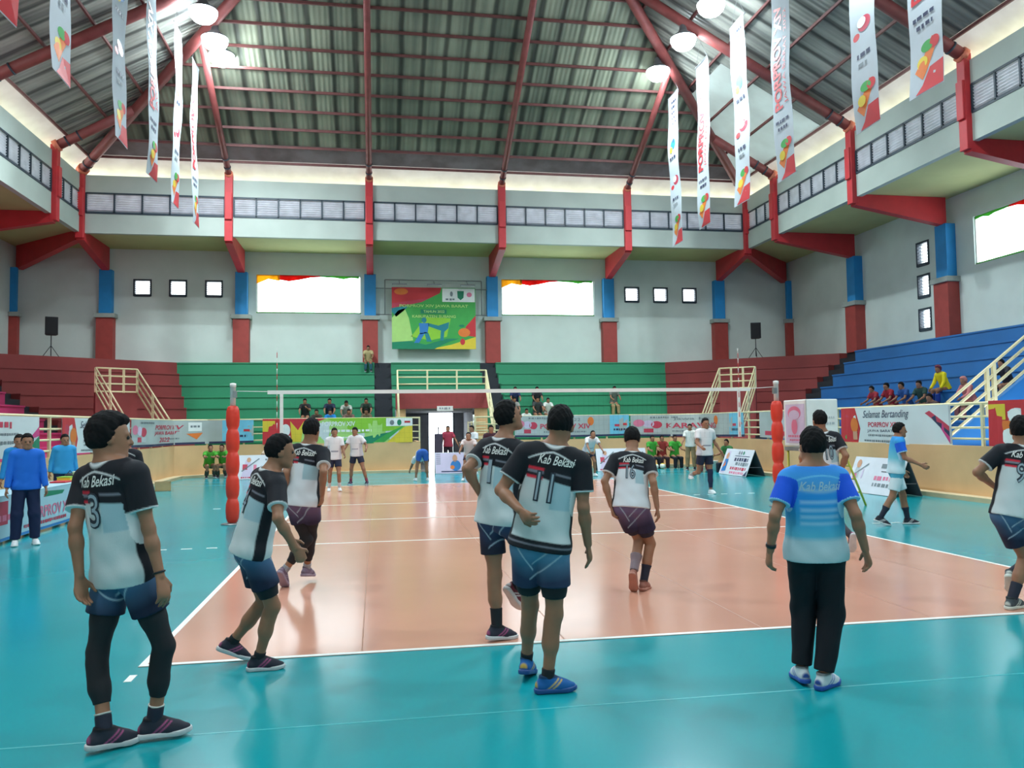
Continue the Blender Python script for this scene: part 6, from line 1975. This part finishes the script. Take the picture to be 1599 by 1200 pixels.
# 2: player walking right with his head in profile
fgp('four', .0075, label='person in black and white jersey leaning forward at the court corner, face in profile', hair='short', curlR=1.1, curlL=1.0,
    shirt=dict(dye=dye_kab(), hem=.07), legs=dict(dye=kabs, frac=.62, loose=.024, flare=.008), prints=name_print() + num('4', .08),
    hose=[('undershorts', 'R', .4, .80, BLK, .012), ('sock', 'LR', 1.86, 2.0, BLK, .006)], shoes=SH_DARK)
fgp('walk', .009, label='person in purple shorts and long black leggings walking away behind the leaning player', hair='short',
    shirt=dict(dye=dye_kab(tone=1), hem=.08), legs=dict(dye=kabp, frac=.50, loose=.026, flare=.01), prints=name_print(),
    hose=[('leggings', 'LR', .3, 1.72, BLK, .007), ('sock', 'LR', 1.82, 2.0, (150, 150, 156), .006)], shoes=SH_PURPLE)
fgp('left11', .0075, label='person in black and white jersey with one elbow out, looking up beside number 11', hair='short',
    shirt=dict(dye=dye_kab(), hem=.07), legs=dict(dye=dye_kabshorts((52, 66, 100), (26, 30, 48)), frac=.62, loose=.026), prints=name_print() + num('1', .04),
    hose=[('sock', 'LR', 1.62, 2.0, BLK, .007)], shoeL=SH_DARK, shoeR=SH_MAROON)
t11, B11_, o11 = fgp('eleven', .0068, label='person in black and white jersey number 11, hand on hip, bright blue shoes', hair='crop', curlR=.35, curlL=.8,
    shirt=dict(dye=dye_kab(True), hem=.055), legs=dict(dye=dye_kabshorts((88, 128, 158), (42, 54, 82)), frac=.56, loose=.026, flare=.008), prints=name_print(.875, .23, .03) + num('11', .115, -.02),
    hose=[('undershorts', 'LR', .35, .74, BLK, .012), ('sock', 'LR', 1.84, 2.0, BLK, .006)], shoes=SH_BLUE)
fgp('fifteen', .0085, label='person in jersey number 16 and purple shorts running away on the court', hair='short',
    shirt=dict(dye=dye_kab(tone=1), hem=.06), legs=dict(dye=kabp, frac=.62, loose=.026, flare=.01), prints=name_print(.84, .22) + num('16', .10, -.02, .60, .16),
    hose=[('undershorts', 'LR', .4, .76, (40, 34, 50), .012), ('sock', 'R', 1.55, 2.0, NAVY, .007), ('ankle_brace', 'L', 1.45, 1.9, (132, 116, 124), .009)], shoes=((148, 96, 84), (176, 120, 104)))
tc, Bc, oc = fgp('coach', .0068, label='person in blue gradient polo shirt, long black trousers and wristwatch, seen from behind', hair='short', build=1.10, curlL=.6, curlR=.6,
    shirt=dict(dye=dye_coach, hem=.085, loose=.020), legs=dict(dye=dye_plain((18, 20, 28)), frac=1.93, loose=.022, taper=.006), shoes=((196, 204, 210), (30, 76, 160)),
    prints=[dict(txt='Kab Bekasi', x=.0, hgt=.80, w=.28, size=.062, col=(158, 196, 218), shear=.35, bold=.012, layer=2)])
wp, we = Bc.J['wrL'], Bc.J['elL']
wt = MB().tube([tuple(wp - oc + (we - wp) * .10), tuple(wp - oc + (we - wp) * .20)], .034, 14).build('wristwatch', mat('black watch', (26, 26, 32), .3), tc)
fgp('ten', .010, label='person in jersey number 10 with one heel raised, beyond the blue polo shirt', hair='short', shirt=dict(dye=dye_kab(tone=1), hem=.08),
    legs=dict(dye=kabs, frac=.6, loose=.026), prints=name_print(.86, .2, .04) + num('10', .11, .02), hose=[('sock', 'LR', 1.5, 2.0, (70, 66, 74), .007)], shoes=SH_DARK)
fgp('edge', .0080, label='person in black and white jersey jogging at the right edge of the court, elbows bent', hair='short', shirt=dict(dye=dye_kab(), hem=.06),
    legs=dict(dye=kabs, frac=.66, loose=.028, flare=.01), prints=name_print() + num('9', .08, -.02), hose=[('sock', 'LR', 1.62, 2.0, NAVY, .007)], shoes=((70, 78, 84), (214, 220, 212)))

# ---- everyone farther off
def pp(label, pos, facing, s, shirt, legs, shoes=SH_DARK, h=.016, hair='short', sleeve=.64, group=None, frac=.55, hose=(), skin='a', build=1.0, hem=.07, hairmat=None, **pose):
    z = pos[2] if len(pos) > 2 else 0.0
    J = fk((pos[0], pos[1], z), facing, s, **pose)
    sd = shirt if callable(shirt) else dye_plain(shirt); ld = legs if callable(legs) else dye_plain(legs)
    base = z if pose.get('seat') is None else min(J['anL'][2], J['anR'][2]) - .085 * s
    return person(dict(s=s, J=J, h=h, label=label, group=group, hair=hair, skin=skin, build=build, shirt=dict(dye=sd, sleeve=sleeve, hem=hem), legs=dict(dye=ld, frac=frac, loose=.022),
                shoes=shoes, hose=hose, base=base, hairmat=hairmat))
WS, NS = (226, 222, 224), (40, 44, 66)
SOCKW = [('sock', 'LR', 1.6, 2.0, (200, 196, 196), .007)]
pp('person in white shirt and navy shorts behind the net, left one of a pair', (-3.9, 16.0), 186, 1.0, dye_whiteteam, NS, SH_WHITE, th=(14, -4), kn=(30, 12), ua=(10, -8), el=(45, 45), hose=SOCKW, h=.013)
pp('person in white shirt striding wide behind the net, right one of a pair', (-3.36, 18.3), 160, 1.02, dye_whiteteam, NS, SH_DARK, th=(4, -8), kn=(18, 6), ab=(18, 14), ua=(0, 14), ual=(35, 20), el=(60, 30), lean=10,
   hose=[('sock', 'LR', 1.7, 2.0, (150, 60, 80), .007)], h=.013)
pp('person bent right over with blue shorts towards the camera, touching the shoes', (-1.34, 19.3), 8, .98, WS, (46, 94, 176), SH_WHITE, lean=118, th=(16, 14), kn=(12, 12), ab=(9, 9), ua=(40, 40), el=(6, 6), h=.014, hem=-.10)
pp('person in white shirt leaning on the knees beside the small poster board in the entrance', (.14, 19.0), 168, .98, (224, 208, 206), (66, 48, 62), SH_WHITE, lean=38, th=(30, 28), kn=(38, 38), ab=(10, 10), ua=(44, 44), el=(24, 24), h=.014, head=(0, 20))
pp('person in white shirt standing in front of the entrance behind the leaning one', (.62, 22.2), 140, 1.0, WS, NS, SH_WHITE, h=.016, ua=(20, 30), el=(40, 50))
pp('person in black and red jersey standing behind the net, next to the entrance railing', (.72, 18.3), 175, 1.0, (64, 34, 46), NS, SH_DARK, h=.014)
pp('person in white shirt bent forward with hands on knees near the far board', (4.16, 19.6), 188, .98, dye_whiteteam, NS, SH_WHITE, lean=42, th=(26, 22), kn=(36, 34), ab=(8, 8), ua=(34, 34), el=(20, 20), fin=(14, 14), head=(0, 24), h=.014)
pp('person in blue and yellow shirt standing at the far end, right behind number 11', (3.55, 20.9), 120, .98, (38, 86, 160), NS, SH_DARK, h=.016, lean=16)
pp('person in white shirt and dark shorts running towards the camera beside the right sideline', (5.1, 12.2), 184, 1.06, dye_whiteteam, (36, 40, 60), SH_WHITE, th=(2, -14), kn=(6, 62), ua=(-26, 20), ual=(22, 14), el=(50, 50),
   hose=[('leg_sleeve', 'L', .8, 1.86, (30, 36, 66), .008), ('sock', 'R', 1.5, 2.0, (150, 150, 150), .007)], h=.012)
tb_, Bb_, ob_ = pp('person in white shirt and khaki trousers with dark shoulder bag, by the far podium', (8.55, 21.6), 150, .97, (228, 224, 218), (148, 124, 92), SH_DARK, frac=1.92, ua=(10, 20), el=(60, 40), h=.016)
MB().box(-.05, .05, -.14, .14, -.16, .14).build('shoulder_bag', mat('dark bag cloth', (44, 48, 50), .8), tb_, bevel=.03, loc=(.24, -.02, 1.08))
pp('person in maroon tracksuit seated behind the running player in white', (8.7, 20.6), 150, .95, (150, 56, 64), (134, 44, 56), SH_DARK, frac=1.92, sleeve=1.1, seat=.42, th=(78, 78), kn=(82, 82), ua=(30, 30), el=(40, 40), h=.018)
SEATG = dict(th=(80, 80), kn=(84, 80), ua=(34, 34), el=(46, 46), seat=.40, h=.018, frac=1.92)
pp('person in green shirt seated at the far podium, left of the one in maroon shirt', (7.72, 23.45), 185, .97, (58, 150, 52), (36, 40, 48), SH_DARK, **SEATG)
pp('person in maroon shirt seated at the far podium between two in green', (8.12, 23.45), 175, .97, (142, 50, 46), (60, 36, 42), SH_DARK, **SEATG)
pp('person in green shirt seated at the far podium, right of the one in maroon shirt', (8.60, 23.35), 180, .97, (58, 150, 52), (34, 36, 44), SH_DARK, **SEATG)
pp('person in green shirt seated on the step behind the running player in white', (9.3, 21.75), 130, .95, (52, 118, 66), (34, 40, 52), SH_DARK, **SEATG)
pp('person in green shirt seated behind the sign board near the right net post', (9.3, 20.1), 120, .95, (46, 104, 56), (34, 40, 52), SH_DARK, **dict(SEATG, seat=.30))
SQ = dict(th=(96, 92), kn=(118, 112), ua=(56, 56), el=(40, 40), lean=26, h=.018, frac=1.92)
pp('person in bright green shirt squatting by the far left podium, left of two', (-8.62, 23.6), 200, .97, (74, 158, 50), (54, 62, 52), SH_DARK, **SQ)
pp('person in bright green shirt squatting by the far left podium, right of two', (-8.12, 23.7), 172, .97, (70, 150, 48), (50, 58, 50), SH_DARK, **SQ)
pp('person squatting behind a sign board just right of the left net post', (-6.55, 23.7), 180, .97, (196, 172, 150), (60, 62, 66), SH_DARK, **SQ)
pp('person in light blue shirt, white shorts and dark socks walking right beside the court', (5.70, 5.75), 246, .98, dye_cyanwalk, lambda B, V, sl=None: (lambda z: np.where((z > -.14)[:, None], LC(70, 160, 190), LC(206, 224, 230)).astype(F32))(((V - B.J['pel']) @ B.U) / B.s),
   ((46, 46, 56), (206, 206, 206)), th=(15, -14), kn=(6, 16), ua=(2, 12), ual=(10, 8), el=(24, 52), frac=.74, foot=(-2, 20), head=(0, 0), hose=[('sock', 'LR', 1.48, 2.0, NAVY, .007)], h=.009)
pp('person in black jersey with a red and white chest badge half hidden behind number 3', (-6.30, 5.65), 200, .99, dye_kab(), NS, SH_DARK, h=.011, ua=(6, 6), side=-5)
# officials at the table
pp('person in royal blue long sleeved shirt and navy trousers standing before the scorer table', (-8.07, 7.1), 206, .98, (30, 104, 206), (26, 34, 66), SH_WHITE, h=.0095, sleeve=1.2, frac=1.95, ua=(0, 0), ual=(9, 9), el=(8, 8), build=1.05, hem=.08)
pp('person in light blue shirt at the left edge behind the scorer table', (-9.30, 8.2), 215, .97, (52, 146, 206), NS, SH_DARK, h=.012, sleeve=1.2, frac=1.9)
pp('person in teal blue shirt half hidden behind the royal blue shirt', (-9.12, 9.45), 200, .97, (30, 128, 190), NS, SH_DARK, h=.012, sleeve=1.2, frac=1.9)
pp('person in sky blue long sleeved shirt standing behind the scorer table, hands behind back', (-9.28, 12.0), 215, .96, (52, 150, 208), (30, 40, 74), SH_DARK, h=.012, sleeve=1.2, frac=1.9, ua=(-14, -14), el=(20, 20), build=1.08)
pp('person in maroon shirt standing in the bright entrance behind the small poster board', (.12, 26.6), 176, 1.0, (172, 62, 84), (52, 44, 56), SH_DARK, h=.016, ua=(10, 4), ual=(26, 10), frac=1.9)
# spectators
def seat_row(k): return ZR[k]
def spec_back(label, x, k, shirt, legs=(40, 44, 54), facing=180, dz=0, **kw):
    a = dict(th=(82, 82), kn=(84, 84), ua=(34, 34), el=(34, 34), fin=(20, 20), lean=18, h=.020, frac=1.92); a.update(kw)
    pp(label, (x, 33 - .8 * k + .22, ZR[k]), facing, a.pop('s', .97), shirt, legs, SH_DARK, seat=ZR[k] + .002, **a)
spec_back('person in black shirt seated on the green terrace, leftmost of the upper four', -5.78, 5, (36, 38, 40), el=(95, 30), th=(78, 84))
spec_back('person in dark navy shirt seated on the green terrace, second of the upper four', -4.75, 5, (34, 44, 66))
spec_back('person in pale grey shirt bent over on the green terrace, third of the upper four', -4.04, 5, (172, 178, 168), lean=38, head=(0, -20))
spec_back('person in dark green shirt seated on the green terrace next to the left black stairs', -3.20, 5, (40, 58, 48), build=1.1)
spec_back('person in dark brown shirt seated low on the green terrace, left of bright blue', -5.24, 6, (58, 52, 46))
spec_back('person in bright blue shirt seated low on the green terrace', -4.68, 6, (28, 120, 190))
spec_back('person in brown shirt seated low on the green terrace below the bent one', -3.91, 6, (112, 84, 76))
spec_back('person in olive clothes seated low on the green terrace below the dark green shirt', -3.15, 6, (104, 92, 70), facing=170)
spec_back('person in sand coloured shirt seated on the top green row beside the left black stairs', -3.14, 0, (176, 160, 116), (40, 84, 96))
spec_back('person in navy shirt seated highest right of the entrance, left of two', 3.5, 4, (34, 46, 84))
spec_back('person in black shirt seated highest right of the entrance, right of two', 4.52, 4, (40, 42, 46))
spec_back('person with pale scarf seated right of the entrance below the navy shirt', 3.32, 5, (150, 146, 140), hair='full')
spec_back('person in white shirt seated right of the entrance, left of two in white', 3.72, 6, (206, 208, 204), s=.9)
spec_back('person in dark patterned shirt seated right of the entrance between two in white', 4.38, 5, (58, 62, 62), (36, 40, 46))
spec_back('person in white shirt seated right of the entrance, right of two in white', 4.86, 5, (212, 212, 206), s=.92)
spec_back('person in grey shirt and khaki trousers sitting alone on the right green terrace', 8.21, 4, (96, 104, 96), (160, 136, 98), th=(66, 62), kn=(66, 62))
def spec_right(label, y, k, shirt, legs=(40, 44, 54), facing=92, **kw):
    a = dict(th=(82, 82), kn=(84, 84), ua=(26, 26), el=(40, 40), fin=(15, 15), lean=22, h=.017, frac=1.92, head=(0, 8)); a.update(kw)
    pp(label, (18.4 - .8 * k + .22, y, ZR[k]), facing, a.pop('s', .98), shirt, legs, SH_DARK, seat=ZR[k] + .002, **a)
spec_right('person in maroon shirt seated leftmost on the blue terrace', 19.35, 5, (150, 40, 52), s=.92)
spec_right('person in dark red shirt seated on the blue terrace, second from left', 18.5, 5, (146, 32, 46), s=1.0)
spec_right('person in blue shirt seated on the blue terrace between dark red and dark green shirts', 17.72, 5, (40, 80, 140))
spec_right('person in dark green shirt leaning forward on the blue terrace', 16.9, 5, (44, 72, 64), facing=104)
spec_right('person in bright yellow shirt and maroon cap seated on the blue terrace', 16.95, 4, (226, 206, 30), (34, 66, 150), sleeve=1.1, ua=(12, 12), el=(24, 24), hairmat=mat('maroon cap', (110, 36, 60), .7), hair='full')
spec_right('person in dusty pink clothes and headscarf seated behind the right stair railing', 14.85, 5, (186, 112, 110), (150, 96, 96), sleeve=1.1, hair='full', hairmat=mat('pink headscarf', (190, 120, 112), .8), build=1.1)
spec_right('person in brown clothes seated low behind the right stair railing', 15.3, 6, (92, 70, 66))
spec_right('person in black seated high behind the right stair railing', 14.3, 4, (36, 38, 46), s=.95)
